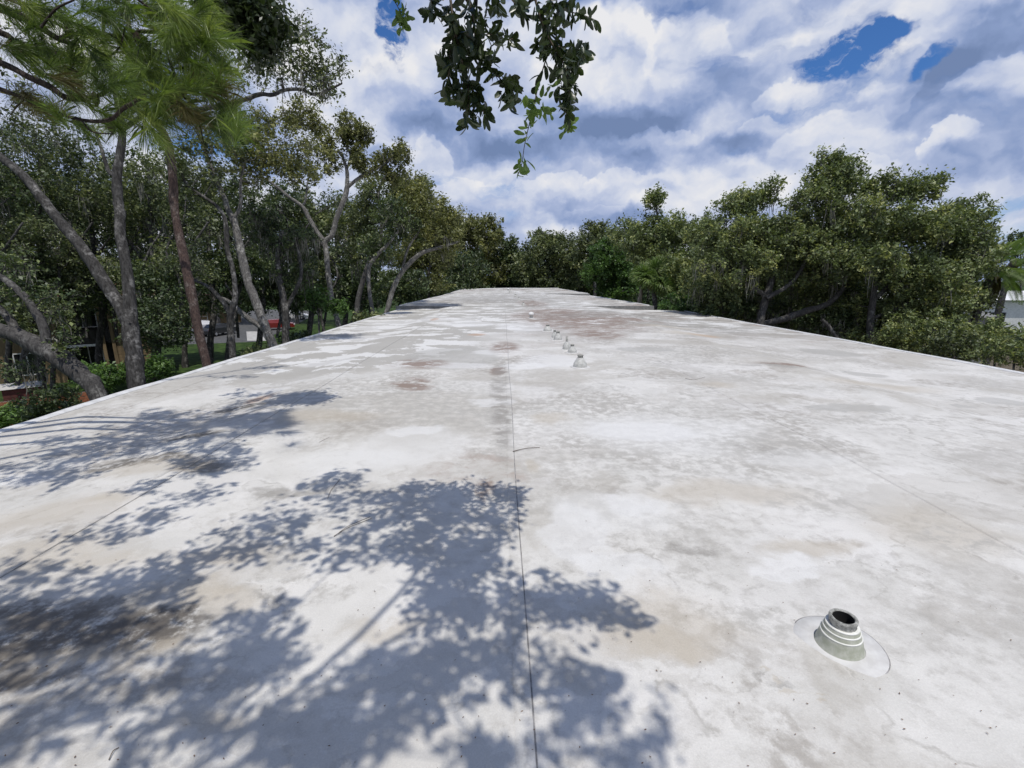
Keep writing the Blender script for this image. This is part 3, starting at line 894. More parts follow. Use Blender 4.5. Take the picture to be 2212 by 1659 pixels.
def boot(px, py, w, h, label, style=0, grp='pipe vents in a row along the middle of the roof', tube=.0):
    c = G(px, py); zc = -(CR.T @ (c - CP))[2]
    r = w / 2 * zc / F; H = h * zc / F
    root = empty('vent_pipe', (c[0], c[1], roof_z(c[0], c[1])), label, 'roof vent', grp)
    if style == 0:     # squat collar, cone and a stub
        MB().lathe([(r * 1.45, .001), (r * 1.42, .006), (r * 1.02, .012)], 28, wob=.02).build('flange', M_FLANGE, root, True)
        MB().lathe([(r, .006), (r * .98, H * .32), (r * .93, H * .36)], 28).build('collar', M_VENT, root, True)
        MB().lathe([(r * .93, H * .36), (r * .62, H * .62), (r * .42, H * .78)], 28).build('cone', M_VENT, root, True)
        MB().lathe([(r * .40, H * .76), (r * .40, H * .9), (r * .46, H * .92), (r * .46, H), (r * .36, H), (r * .34, H * .6)], 20, wob=.02).build('pipe', M_PIPE, root, True)
        MB().lathe([(r * .34, H * .9), (r * .01, H * .88)], 12).build('pipe_bore', M_BLACK, root)  # black plug below the rim, painted as the shaded inside
    elif style == 1:   # cone with a tall thin tube
        MB().lathe([(r * 1.3, .001), (r, .012)], 24).build('flange', M_FLANGE, root, True)
        MB().lathe([(r, .01), (r * .96, H * .28), (r * .5, H * .56), (r * .33, H * .60)], 24).build('cone', M_VENT, root, True)
        MB().lathe([(r * .27, H * .55), (r * .27, H), (r * .2, H), (r * .2, H * .8)], 14).build('pipe', M_PIPE, root, True)
    elif style == 2:   # capped vent
        MB().lathe([(r * 1.2, .001), (r * 1.15, .02), (r * .75, .03)], 24).build('flange', M_FLANGE, root, True)
        MB().lathe([(r * .62, .02), (r * .6, H * .55)], 24).build('pipe', M_VENT, root, True)
        MB().lathe([(r * .62, H * .5), (r * .98, H * .52), (r, H * .72), (r * .8, H * .92), (r * .3, H), (r * .01, H * 1.01)], 24).build('cap', M_WHITE, root, True)
    elif style == 3:   # low drain ring
        MB().lathe([(r * 1.1, .001), (r * 1.0, H * .5), (r * .9, H), (r * .7, H), (r * .62, H * .3), (r * .01, H * .25)], 24).build('drain_ring', M_VENT, root, True)
    elif style == 4:   # drain dome with ribs
        MB().lathe([(r * 1.25, .001), (r * 1.15, H * .18), (r * .8, H * .2)], 24).build('drain_ring', M_WHITE, root, True)
        mb = MB()
        for k in range(12):
            a = k * math.pi / 6
            for j in range(4):
                t0, t1 = j / 4 * 1.45, (j + 1) / 4 * 1.45
                p0 = (r * .8 * math.cos(t0), H * .15 + H * .85 * math.sin(t0)); p1 = (r * .8 * math.cos(t1), H * .15 + H * .85 * math.sin(t1))
                for (u0, u1) in (((p0, p1)),):
                    wv = r * .05
                    ca, sa = math.cos(a), math.sin(a)
                    mb.poly([(u0[0] * ca - wv * sa, u0[0] * sa + wv * ca, u0[1]), (u0[0] * ca + wv * sa, u0[0] * sa - wv * ca, u0[1]),
                             (u1[0] * ca + wv * sa, u1[0] * sa - wv * ca, u1[1]), (u1[0] * ca - wv * sa, u1[0] * sa + wv * ca, u1[1])], [(0, 1, 2, 3)])
        mb.build('strainer', M_WHITE, root)
    return root


boot(1253, 793, 29, 27, 'largest and nearest of the middle row of vents, cone on a collar')
boot(1236, 763, 19, 18.5, 'second vent of the middle row, cone with a wide round flange')
boot(1224, 756, 18, 29, 'vent with a tall thin tube, just behind the second vent of the row', 1)
boot(1205, 734, 18, 19, 'front one of a close pair of vents halfway along the row')
boot(1198, 729.5, 13, 17, 'rear one of a close pair of vents halfway along the row')
boot(1183, 715, 18, 14, 'low vent behind the close pair, beside the white patch')
boot(1147.5, 688, 12, 14, 'white capped vent standing alone beyond the row', 2)
boot(1396, 682.5, 16, 4, 'low grey drain ring on the right side of the roof', 3, 'roof drains')
boot(1035, 691, 14, 6, 'white domed roof drain left of the centre seam', 4, 'roof drains')
boot(1130.5, 659.5, 7, 7, 'small vent at the first low roof step', 0, 'small far roof vents')
boot(1121, 647.5, 6, 7, 'right one of two small vents on the middle roof section', 1, 'small far roof vents')
boot(1113, 642, 6, 6, 'left one of two small vents on the middle roof section', 0, 'small far roof vents')
boot(1102, 632, 6, 6, 'nearer small vent on the far roof section', 0, 'small far roof vents')
boot(1098, 628, 5, 5, 'farthest small vent near the far roof edge', 2, 'small far roof vents')


def twig(pts, r, label, n=2):
    g = [G(a, b) for a, b in pts]
    c = g[0]
    root = empty('fallen_twig', (c[0], c[1], roof_z(c[0], c[1])), label, 'twig', 'dry twigs and needles fallen on the roof')
    for k in range(n):
        pp = []
        for i, q in enumerate(g):
            t = i / (len(g) - 1)
            pp.append((q[0] + k * t * .02, q[1] - k * t * .025, roof_z(q[0], q[1]) + r + .004 + .004 * math.sin(i * 2 + k), r * (1 - .4 * t)))
        V, Fq = tubes([smooth_path(pp, 3)], 4)
        link('stick', mesh_np('stick', V, Fq, True), root, M_TWIG, None, True)
    return root


twig([(722, 1162), (750, 1142), (772, 1130), (800, 1119)], .0022, 'forked dark twig lying in the leaf shade left of the seam', 2)
twig([(708, 1078), (716, 1060), (735, 1035)], .0020, 'thin curved twig above the forked twig', 1)
twig([(1108, 977), (1135, 971), (1166, 967)], .0042, 'short stick lying across the centre seam', 1)
twig([(1480, 819), (1500, 822), (1523, 815)], .003, 'tiny stick on the right half of the roof beyond the pale patch', 1)
twig([(690, 955), (712, 945)], .002, 'tiny stick left of the centre just beyond the shade', 1)
twig([(235, 1640), (245, 1622), (256, 1612)], .002, 'small dark curl near the lower left corner', 1)

# scattered crumbs
Cs = []
for _ in range(420):
    px = rng.uniform(-50, 2260); py = 680 + 980 * rng.uniform() ** 0.8
    q = G(px, py)
    if q[1] < 26 and XL + .2 < q[0] < XR - .2: Cs.append((q[0], q[1], roof_z(q[0], q[1]) + .005))
Cs = np.array(Cs)
nC = len(Cs); ang = rng.uniform(0, 6.28, nC); L = rng.uniform(.0015, .006, nC)
ax = np.stack([np.cos(ang), np.sin(ang), rng.normal(0, .2, nC)], 1) * L[:, None]; sd = np.stack([-np.sin(ang), np.cos(ang), rng.normal(0, .2, nC)], 1) * (L * .45)[:, None]
V = np.stack([Cs - ax, Cs + sd, Cs + ax, Cs - sd], 1).reshape(-1, 3)
tag(link('leaf_litter', mesh_np('leaf_litter', V, np.arange(4 * nC).reshape(-1, 4)), None, M_LITTER, 'stuff'), 'tiny dry leaf crumbs scattered over the roof')


# ------------------------------------------------------------------ left-hand trees close to the roof edge
def S(z, *pts): return [(a, b, z, w) for a, b, w in pts]


tree('oak_tree', 'forked grey oak in front of the tan house, left stem leaning far left', stems=[
    S(10.5, (298, 850, 46), (289, 764, 44), (281, 704, 44), (280, 644, 33), (272, 569, 29), (260, 509, 28), (260, 464, 27), (256, 441, 26), (253, 382, 25), (259, 338, 22), (264, 280, 20), (250, 200, 16), (230, 120, 12), (220, 20, 9)),
    S(10.5, (281, 704, 40), (258, 659, 36), (222, 605, 36), (180, 539, 34), (135, 485, 31), (95, 435, 29), (50, 379, 27), (0, 338, 25), (-70, 280, 20), (-140, 200, 14)),
    S(10.5, (251, 382, 14), (236, 372, 12), (226, 345, 10), (217, 315, 9), (200, 270, 6)),
    S(10.7, (264, 280, 14), (330, 240, 12), (420, 238, 12), (513, 220, 12), (559, 204, 11), (588, 205, 10), (613, 195, 9), (649, 193, 8), (678, 204, 7), (707, 195, 6), (739, 180, 4))],
    blobs=[(600, 120, 120, 70, 10.7, .9, 60, .1), (690, 150, 70, 50, 10.7, .7, 30, .1), (560, 60, 110, 60, 10.7, 1.0, 30, .1), (450, 130, 80, 70, 11, 1.2, 26, .1),
           (140, 90, 220, 120, 11.5, 1.5, 60, .1), (0, 200, 130, 110, 11.5, 1.5, 34, .1), (330, 60, 90, 90, 11.5, 1.2, 30, .1)],
    per=42, spread=.36, lmat=L_OAK, bmat=M_BARK, moss=34, tint=.45, wig=.16)

tree('oak_tree', 'massive dark oak trunk leaning out of the lower left corner', stems=[
    S(10.0, (216, 862, 46), (180, 815, 52), (135, 779, 58), (90, 752, 56), (45, 728, 52), (0, 713, 48), (-80, 690, 42), (-200, 640, 34), (-330, 560, 26)),
    S(10.0, (100, 752, 30), (93, 705, 27), (62, 652, 25), (30, 620, 24), (0, 598, 22), (-60, 570, 18), (-140, 500, 14)),
    S(10.2, (40, 728, 30), (20, 690, 24), (-20, 650, 20), (-90, 600, 14))],
    blobs=[(60, 610, 80, 50, 10.4, 1.0, 14, .1), (120, 650, 50, 35, 10.2, .6, 8, .1), (30, 800, 70, 20, 10.4, .6, 10, .1), (-60, 560, 120, 120, 10.5, 1.5, 30, .1), (150, 740, 26, 24, 9.8, .4, 5, .1), (20, 560, 70, 40, 11, .8, 12, .1)],
    per=46, spread=.30, lmat=L_DARK, bmat=M_BARKD, moss=14, tint=.55, wig=.2)

tree('pine_tree', 'slender reddish pine trunk between the forked oak and the pale oaks', stems=[
    S(12.5, (450, 800, 22), (433, 734, 23), (418, 659, 25), (403, 584, 25), (388, 515, 23), (377, 448, 22), (373, 382, 23), (366, 323, 22), (352, 285, 20), (330, 262, 18), (305, 200, 16), (285, 100, 14), (270, -20, 12), (260, -140, 8))],
    blobs=[(270, -90, 120, 60, 12.5, 1.6, 26, .1)], per=60, spread=.4, lmat=L_PINE, bmat=M_PINEB, tint=.5)

tree('oak_tree', 'pale grey oak leaning left just past the pine, long bare stem', stems=[
    S(15.5, (600, 765, 20), (589, 743, 21), (570, 699, 22), (554, 655, 22), (536, 611, 21), (524, 560, 22), (513, 511, 20), (504, 475, 17), (491, 450, 14), (484, 425, 13), (462, 378, 12), (445, 331, 10), (436, 300, 8), (420, 250, 6)),
    S(15.5, (572, 712, 14), (544, 693, 14), (522, 676, 13), (500, 655, 11), (470, 640, 8)),
    S(15.5, (504, 475, 10), (520, 440, 9), (520, 390, 7), (535, 330, 5))],
    blobs=[(595, 322, 105, 40, 16, 1.2, 70, .1), (540, 360, 60, 40, 16, 1.0, 26, .1), (655, 262, 44, 38, 16.5, .9, 34, .1), (470, 250, 50, 50, 16, .9, 16, .1), (560, 275, 60, 30, 16.5, .8, 22, .1), (640, 370, 50, 24, 16, .8, 16, .1)],
    per=64, spread=.42, lmat=L_OLIVE, bmat=M_BARKP, moss=10, tint=.55)

tree('oak_tree', 'thin twisted oak with a dark foot and pale upper stem left of the leaning oak', stems=[
    S(14.5, (504, 785, 17), (501, 740, 17), (498, 714, 17), (498, 680, 17), (508, 645, 13), (506, 604, 12), (500, 570, 12), (491, 540, 12), (489, 500, 12), (485, 470, 10), (468, 445, 9), (440, 425, 8), (405, 400, 7), (390, 370, 6)),
    S(14.5, (498, 680, 15), (484, 655, 13), (464, 632, 11), (440, 614, 9), (400, 600, 7))],
    blobs=[(400, 340, 60, 50, 14.8, 1.0, 26, .1), (440, 400, 60, 40, 15, 1.0, 22, .1), (400, 560, 50, 40, 15, .8, 14, .1), (480, 320, 50, 40, 15, .8, 16, .1)],
    per=56, spread=.38, lmat=L_OAK, bmat=M_BARK, moss=12, tint=.42)

tree('oak_tree', 'shaggy oak trunk wrapped in hanging moss, right of the leaning pale oak', stems=[
    S(17.5, (617, 752, 17), (617, 720, 17), (618, 684, 18), (612, 645, 17), (604, 600, 14), (600, 550, 11), (610, 500, 9)),
    S(17.5, (618, 670, 12), (632, 640, 10), (650, 600, 9), (648, 560, 8), (640, 520, 6))],
    blobs=[(610, 520, 70, 50, 18, 1.2, 40, .1), (640, 590, 50, 40, 18, 1.0, 22, .1), (560, 480, 50, 40, 18, 1.0, 20, .1)],
    per=60, spread=.42, lmat=L_DARK, bmat=M_BARK, moss=90, tint=.4, mosslen=(.4, 1.6))

tree('oak_tree', 'sunlit Y-shaped oak with pale bark standing clear against the sky', stems=[
    S(20.0, (732, 705, 13), (728, 690, 13), (717, 647, 13), (710, 601, 12.5), (704, 540, 13), (701, 522, 13), (717, 507, 12), (728, 468, 12), (743, 432, 12), (750, 403, 11), (749, 367, 8), (742, 345, 7), (737, 331, 6), (714, 324, 4), (698, 308, 3)),
    S(20.0, (701, 522, 12), (682, 497, 10.5), (664, 464, 10.5), (653, 446, 9.5), (624, 425, 8), (600, 405, 7), (577, 389, 6), (560, 380, 4)),
    S(20.0, (750, 405, 9), (775, 385, 8), (800, 371, 7), (829, 356, 5), (846, 340, 4)),
    S(20.0, (749, 367, 6), (757, 338, 5), (748, 310, 4), (750, 280, 3)),
    S(20.0, (653, 446, 6), (660, 432, 5), (664, 396, 4), (672, 370, 3))],
    blobs=[(752, 282, 34, 34, 20, .8, 34, .1), (780, 300, 22, 30, 20, .6, 12, .1), (848, 334, 34, 24, 20, .8, 26, .1), (800, 362, 36, 22, 20, .8, 18, .1), (770, 345, 20, 30, 20, .6, 10, .1), (715, 345, 22, 36, 20, .6, 12, .1),
           (700, 300, 30, 26, 20, .7, 12, .1), (855, 385, 30, 20, 20.5, .7, 12, .1), (660, 380, 30, 24, 20, .7, 10, .1)],
    per=70, spread=.36, lmat=L_OLIVE, bmat=M_BARKP, moss=8, tint=.45, wig=.16)

tree('oak_tree', 'short curved pale trunk just left of the arching oak near the roof edge', stems=[
    S(24.0, (812, 695, 9), (807, 680, 9.5), (799, 640, 9.5), (796, 600, 9.5), (799, 572, 9.5), (818, 547, 9), (836, 530, 7), (860, 500, 5))],
    blobs=[(850, 480, 60, 50, 24.5, 1.6, 60, .1), (810, 540, 40, 30, 24.5, 1.2, 24, .1)],
    per=64, spread=.5, lmat=L_DARK, bmat=M_BARKP, moss=26, tint=.45)

tree('oak_tree', 'arching oak bending right over the roof edge with olive foliage', stems=[
    S(25.0, (832, 690, 11), (838, 665, 11.5), (850, 622, 12), (868, 588, 11), (897, 556, 10.5), (919, 543, 9), (955, 533, 7), (990, 522, 5)),
    S(25.0, (868, 588, 7), (880, 540, 6), (905, 500, 5))],
    blobs=[(930, 470, 70, 45, 26, 2.0, 90, .1), (960, 520, 44, 36, 26, 1.6, 44, .1), (890, 430, 46, 46, 27, 1.6, 56, .1)],
    per=74, spread=.55, lmat=L_OLIVE, bmat=M_BARKP, moss=30, tint=.5)

tree('oak_tree', 'straight dark oak behind the Y-shaped oak with moss hanging from its middle', stems=[
    S(28.0, (770, 700, 12), (775, 640, 12), (800, 560, 11), (822, 520, 10), (822, 450, 9), (818, 410, 7), (840, 370, 5)),
    S(28.0, (822, 500, 8), (850, 450, 7), (880, 410, 5))],
    blobs=[(840, 430, 70, 56, 29, 2.4, 100, .1), (760, 470, 60, 50, 29, 2.2, 60, .1), (890, 420, 50, 46, 30, 2.2, 60, .1), (790, 540, 60, 40, 29, 1.8, 40, .1)],
    per=74, spread=.6, lmat=L_OAK, bmat=M_BARKD, moss=70, tint=.5, mosslen=(.5, 2.2))

# dense background trees on the left: (px of trunk, depth, top y, label, leaf material, extra lean)
bgL = [
    (-60, 21, 230, 'dark oak behind the forked oak at the left picture edge', L_DARK),
    (90, 24, 250, 'bushy dark oak filling the gap left of the forked oak', L_OAK),
    (215, 27, 300, 'oak crown with sky gaps between the forked oak and its left stem', L_DARK),
    (340, 25, 330, 'moss-hung oak behind the reddish pine', L_OAK),
    (455, 30, 330, 'dark oak behind the twisted thin oak', L_DARK),
    (560, 34, 380, 'dark oak far behind the leaning pale oak', L_DARK),
    (665, 36, 420, 'dense oak behind the left fork of the Y-shaped oak', L_OAK),
    (740, 42, 420, 'dense oak behind the right fork of the Y-shaped oak', L_DARK),
]
bgL += [(20, 30, 330, 'dark oak far behind the massive leaning trunk', L_DARK), (150, 34, 380, 'oak far behind the left stem of the forked oak', L_DARK), (400, 38, 400, 'dark oak far behind the pine and the twisted oak', L_DARK), (270, 36, 380, 'dark oak between the forked oak and the pine, deep in shade', L_DARK)]
for i, (px, z, top, lab, lm) in enumerate(bgL):
    k = 1000 / z / 40.0
    mid = (top + 620) / 2
    sway = rng.uniform(-20, 20)
    w = 0.5 * 1000 / z
    bl = [(px + sway, top + 55, 3.0 * 1000 / z, 45, z, 2.6, 40, .05), (px - 50, mid - 40, 3.2 * 1000 / z, 70, z, 2.6, 54, .05), (px + 50, mid, 3.2 * 1000 / z, 70, z + 1, 2.6, 54, .05),
          (px, 590, 3.6 * 1000 / z, 50, z, 2.6, 70, .05), (px + 20, 655, 3.2 * 1000 / z, 30, z + 2, 1.8, 30, .05)]
    tree('oak_tree', lab, group='dark oaks crowding behind the left roof edge', stems=[
        [(px, 735, z, w), (px + 8, 660, z, w * .9), (px + sway * .5, 580, z, w * .8), (px + sway, 480, z, w * .6), (px + sway * 1.4, top + 90, z, w * .35)],
        [(px + sway * .5, 590, z, w * .55), (px - 60, 520, z + 1, w * .45), (px - 110, 440, z + 1, w * .3)],
        [(px + sway * .4, 610, z, w * .55), (px + 60, 550, z - 1, w * .45), (px + 110, 480, z - 1, w * .25)]]
        + [[(px + dx, 730, z - 1.5, w * .5), (px + dx + rng.uniform(-18, 18), 660, z - 1.5, w * .45), (px + dx + rng.uniform(-30, 30), 600, z - 1.2, w * .38), (px + dx + rng.uniform(-30, 30), 540, z - 1, w * .30),
            (px + dx + rng.uniform(-60, 60), 480, z - .6, w * .22), (px + dx + rng.uniform(-80, 80), 420, z, w * .12)] for dx in (-45, 38)],
        blobs=bl, per=80, spread=.66, lmat=lm, bmat=M_BARK, moss=60, tint=.42, mosslen=(.5, 2.0), wig=.16)

# leafy young shrub by the Y oak
tree('young_oak', 'small bright leafy sapling at the foot of the Y-shaped oak', 'small tree', stems=[
    S(18.5, (690, 720, 5), (688, 680, 4), (684, 640, 2.5))],
    blobs=[(690, 650, 26, 32, 18.5, .6, 20, .1), (735, 668, 24, 18, 18.5, .5, 10, .1)], per=60, spread=.3, lmat=L_GREEN, tint=.45)

# ------------------------------------------------------------------ trees closing the far end
tree('oak_tree', 'tall olive oak at the left of the far roof end', group='trees beyond the far end of the roof', stems=[
    S(80, (1010, 640, 7), (1012, 600, 6), (1015, 560, 5), (1015, 510, 3)), S(80, (1012, 600, 4), (985, 550, 3), (975, 520, 3))],
    blobs=[(1010, 500, 56, 34, 80, 4, 120, .05), (975, 540, 46, 46, 80, 4, 90, .05), (1050, 525, 40, 44, 80, 4, 100, .05), (1025, 590, 70, 36, 80, 4, 120, .05), (1060, 480, 22, 18, 80, 1, 14, .05)],
    per=60, spread=1.1, lmat=L_OLIVE, bmat=M_BARK, moss=26, tint=.45)
tree('oak_tree', 'dark oak with a wispy top behind the olive oak', group='trees beyond the far end of the roof', stems=[
    S(84, (1095, 640, 7), (1097, 600, 6), (1100, 560, 4), (1100, 530, 3))],
    blobs=[(1100, 555, 38, 42, 84, 3.5, 110, .05), (1105, 605, 44, 24, 84, 3, 60, .05), (1085, 515, 20, 16, 84, 1.5, 14, .05)],
    per=60, spread=.9, lmat=L_DARK, bmat=M_BARKD, tint=.45)
tree('oak_tree', 'dark bluish-green oak centred behind the far roof edge', group='trees beyond the far end of the roof', stems=[
    S(78, (1175, 636, 9), (1180, 600, 8), (1182, 560, 6), (1185, 520, 4)), S(78, (1180, 600, 6), (1210, 570, 5), (1230, 540, 3))],
    blobs=[(1180, 530, 50, 32, 78, 5, 130, .05), (1150, 575, 44, 34, 78, 4, 80, .05), (1215, 560, 44, 44, 78, 5, 110, .05), (1185, 612, 76, 22, 78, 4, 90, .05)],
    per=60, spread=1.1, lmat=L_OAK, bmat=M_BARKD, tint=.45)
tree('oak_tree', 'oak with bare twiggy top right of the centre', group='trees beyond the far end of the roof', stems=[
    S(74, (1285, 640, 8), (1285, 590, 7), (1285, 540, 5), (1285, 505, 3))],
    blobs=[(1280, 520, 50, 26, 74, 4, 100, .05), (1290, 492, 40, 16, 74, 2, 24, .05), (1260, 560, 40, 36, 74, 4, 80, .05)],
    per=50, spread=.9, lmat=L_OAK, bmat=M_BARK, tint=.45)
tree('oak_tree', 'rounded bright green tree left of the palm and pole', group='trees beyond the far end of the roof', stems=[
    S(52, (1330, 645, 7), (1328, 610, 6), (1325, 570, 5), (1322, 540, 3))],
    blobs=[(1320, 556, 50, 44, 52, 2.4, 120, .1), (1292, 590, 32, 34, 52, 2, 60, .1), (1350, 600, 34, 34, 52, 2, 60, .1), (1330, 630, 50, 18, 52, 2, 40, .1)],
    per=74, spread=.62, lmat=L_GREEN, bmat=M_BARKD, tint=.40)

# ------------------------------------------------------------------ right-hand oaks
tree('oak_tree', 'oak behind the palm with a tall thin leafy spire', stems=[
    S(34, (1440, 680, 12), (1440, 640, 12), (1435, 590, 10), (1430, 540, 8), (1422, 480, 5), (1415, 430, 3)),
    S(34, (1435, 600, 8), (1480, 560, 7), (1510, 520, 5))],
    blobs=[(1430, 500, 60, 34, 34, 2.4, 90, .05), (1390, 520, 46, 36, 35, 2.4, 60, .05), (1415, 436, 22, 28, 34, .9, 20, .05), (1440, 560, 80, 40, 34, 2.4, 90, .05), (1500, 500, 50, 34, 34, 2.4, 60, .05), (1450, 610, 60, 26, 34, 2, 36, .05), (1350, 505, 40, 26, 38, 2.4, 40, .05)],
    per=80, spread=.62, lmat=L_RIGHT, bmat=M_BARKD, moss=40, tint=.42)
tree('oak_tree', 'broad right-hand oak with low dark limbs and hanging moss, beside the largest oak', stems=[
    S(23, (1640, 715, 20), (1645, 680, 20), (1655, 640, 19), (1670, 590, 15), (1660, 540, 11), (1640, 480, 8), (1610, 440, 5)),
    S(23, (1640, 700, 15), (1690, 690, 18), (1740, 672, 18), (1790, 655, 15), (1830, 610, 12), (1850, 560, 9)),
    S(23, (1655, 640, 13), (1600, 600, 10), (1560, 560, 8), (1530, 520, 5)),
    S(22.5, (1655, 645, 13), (1710, 610, 11), (1740, 560, 9), (1745, 500, 6), (1750, 450, 4))],
    blobs=[(1600, 440, 46, 24, 23, 1.2, 40, .05), (1660, 420, 26, 26, 23, .8, 16, .05), (1560, 510, 70, 40, 23, 2, 90, .05), (1660, 510, 80, 44, 23, 2.2, 120, .05), (1740, 520, 60, 44, 23, 2.2, 90, .05),
           (1600, 575, 90, 40, 22.5, 1.8, 90, .05), (1700, 590, 90, 40, 23.5, 1.8, 80, .05), (1540, 620, 60, 44, 24, 1.6, 54, .05), (1600, 650, 100, 34, 25.5, 1.4, 50, .05), (1740, 640, 80, 34, 26, 1.4, 40, .05), (1800, 610, 60, 36, 25, 1.4, 40, .05)],
    per=96, spread=.5, lmat=L_RIGHT, bmat=M_BARKD, moss=190, tint=.46, mosslen=(.4, 1.9), wig=.15)
tree('oak_tree', 'largest oak on the right, broad rounded crown reaching highest', stems=[
    S(22, (1880, 745, 20), (1880, 700, 20), (1885, 650, 18), (1890, 590, 14), (1870, 520, 10), (1830, 450, 7), (1800, 400, 5), (1790, 350, 3)),
    S(22, (1885, 650, 13), (1940, 600, 11), (2000, 540, 8), (2050, 490, 5)),
    S(22, (1880, 690, 12), (1950, 660, 10), (2020, 620, 8), (2070, 580, 5)),
    S(22, (1890, 600, 10), (1920, 520, 8), (1960, 450, 5), (1980, 420, 3)),
    S(21.6, (1845, 755, 9), (1812, 735, 10), (1790, 705, 11), (1775, 690, 9))],
    blobs=[(1800, 390, 56, 36, 22, 1.4, 66, .05), (1790, 350, 40, 20, 22, .8, 12, .05), (1880, 400, 40, 26, 22, 1, 18, .05), (1960, 415, 66, 24, 22, 1.2, 44, .05), (2000, 400, 30, 16, 22, .7, 8, .05), (1760, 440, 60, 36, 22, 1.4, 50, .05),
           (1850, 480, 90, 50, 22, 2.2, 130, .05), (1960, 500, 80, 50, 22, 2.4, 130, .05), (2050, 500, 60, 44, 22, 2.0, 80, .05), (2090, 470, 44, 34, 22, 1.4, 26, .05), (2070, 570, 54, 50, 22, 2, 80, .05),
           (1880, 570, 90, 44, 21.6, 2.2, 100, .05), (1980, 600, 80, 50, 21.6, 2.2, 90, .05), (1780, 560, 70, 40, 22, 2, 50, .05), (2030, 660, 70, 50, 21.6, 1.8, 84, .05), (1930, 680, 80, 46, 22.5, 1.8, 76, .05), (1840, 665, 70, 46, 24.5, 1.6, 54, .05), (1920, 730, 80, 30, 22, 1.4, 40, .05), (2110, 520, 24, 30, 22, 1, 12, .05)],
    per=96, spread=.5, lmat=L_RIGHT, bmat=M_BARKD, moss=200, tint=.46, mosslen=(.4, 1.9), wig=.15)
# dark row behind, closing the view under the crowns
for i, (px, z, top, lab) in enumerate([(1540, 36, 520, 'shaded oak deep behind the two broad right-hand oaks, left one of its row'),
                                       (1700, 40, 520, 'shaded oak deep behind the two broad right-hand oaks, middle of its row'),
                                       (1860, 38, 520, 'shaded oak deep behind the largest right-hand oak, right one of its row')]):
    w = .5 * 1000 / z
    tree('oak_tree', lab, group='shaded oaks behind the right-hand oaks', stems=[
        [(px, 705, z, w), (px + 5, 660, z, w * .9), (px, 600, z, w * .7), (px - 8, top + 30, z, w * .4)]],
        blobs=[(px, top + 40, 90, 46, z, 3, 60, .05), (px - 20, 610, 100, 40, z, 2.5, 80, .05), (px + 20, 670, 100, 44, z - 2, 2, 90, .05)],
        per=80, spread=.8, lmat=L_DARK, bmat=M_BARKD, moss=50, tint=.4, mosslen=(.6, 2.2))


def bush(label, px, py, rx, ry, z, rd, n, lm=L_GREEN, tint=.5, name='shrub', per=60, spread=.28, group=None, cat='shrub', sz=None):
    c = P(px, py, z)
    base = (c[0], c[1], GROUND)
    st = [[(px, py + ry * .9, z, 6), (px, py, z, 4)]]
    return tree(name, label, cat, group, stems=st, blobs=[(px, py, rx, ry, z, rd, n, .15)], per=per, spread=spread, lmat=lm, bmat=M_BARKD, tint=tint, sz=sz)


bush('round green shrub below the largest right-hand oak', 2010, 720, 90, 50, 19.5, 1.4, 90, L_RIGHT, .5)
bush('loose green shrub at the right picture edge beside the roof', 2150, 728, 80, 34, 18, 1.3, 80, L_RIGHT, .5)
bush('low shrub in the right corner close to the roof edge', 2190, 758, 80, 34, 15, 1.0, 70, L_RIGHT, .48)
bush('dark low shrub under the grey shed, left of the corner shrub', 2060, 748, 60, 34, 17.5, .9, 60, L_OAK, .45)
bush('low dark shrub between the roof edge and the broad oak', 1560, 668, 90, 20, 24, 1.2, 44, L_DARK, .45)
bush('green shrub at the foot of the fan palm', 1470, 655, 50, 24, 27, 1.2, 40, L_GREEN, .35)
bush('bright green shrub left of the forked oak', 232, 815, 42, 26, 17, .9, 50, L_GREEN, .62)
bush('bright green shrub right of the forked oak', 335, 800, 30, 26, 17.5, .8, 36, L_GREEN, .55)
bush('dark shrub between the leaning trunk and the roof edge', 105, 880, 60, 40, 12.5, .8, 60, L_DARK, .5)
bush('clipped bright hedge below the brick wall', 15, 900, 56, 16, 17.5, .8, 70, L_GREEN, .7, 'hedge', cat='hedge')
bush('small dark shrub under the shaggy trunk', 640, 735, 30, 12, 20, .7, 20, L_DARK, .5)
bush('small shrub at the foot of the arching oak', 790, 690, 30, 14, 22, .8, 22, L_OAK, .5)
bush('grey-green shrub below the thin twisted oak', 560, 765, 40, 12, 18, .8, 24, L_OAK, .6)

# far tree belt behind everything, individual crowns
belt = [(-300, 60, 470, 'far-off oak beyond the left house'), (-80, 66, 480, 'far-off oak behind the dark oaks at the left edge'), (120, 62, 490, 'far-off oak seen under the forked oak'),
        (300, 70, 500, 'far-off oak behind the reddish pine'), (470, 72, 500, 'far-off oak behind the twisted thin oak'), (640, 74, 505, 'far-off oak left of the Y-shaped oak'), (800, 70, 505, 'far-off oak behind the short curved trunk'), (940, 80, 520, 'far-off oak behind the arching oak'),
        (1400, 80, 545, 'far-off tree behind the fan palm'), (1620, 85, 560, 'far-off tree behind the broad right oak'), (1800, 85, 570, 'far-off tree right of the broad right oak'), (1980, 88, 575, 'far-off tree behind the largest right-hand oak')]
for (px, z, top, lab) in belt:
    w = .6 * 1000 / z; hw = 8.5 * 1000 / z
    tree('oak_tree', lab, group='far trees behind the nearer oaks', stems=[[(px, 660, z, w), (px, 610, z, w * .8), (px, top + 30, z, w * .4)]],
         blobs=[(px, (top + 610) / 2, hw, (640 - top) / 2, z, 4, 120, .1), (px, 636, hw * 1.1, 34, z, 3, 70, .1)], per=50, spread=1.3, lmat=L_DARK, bmat=M_BARKD, tint=.4)
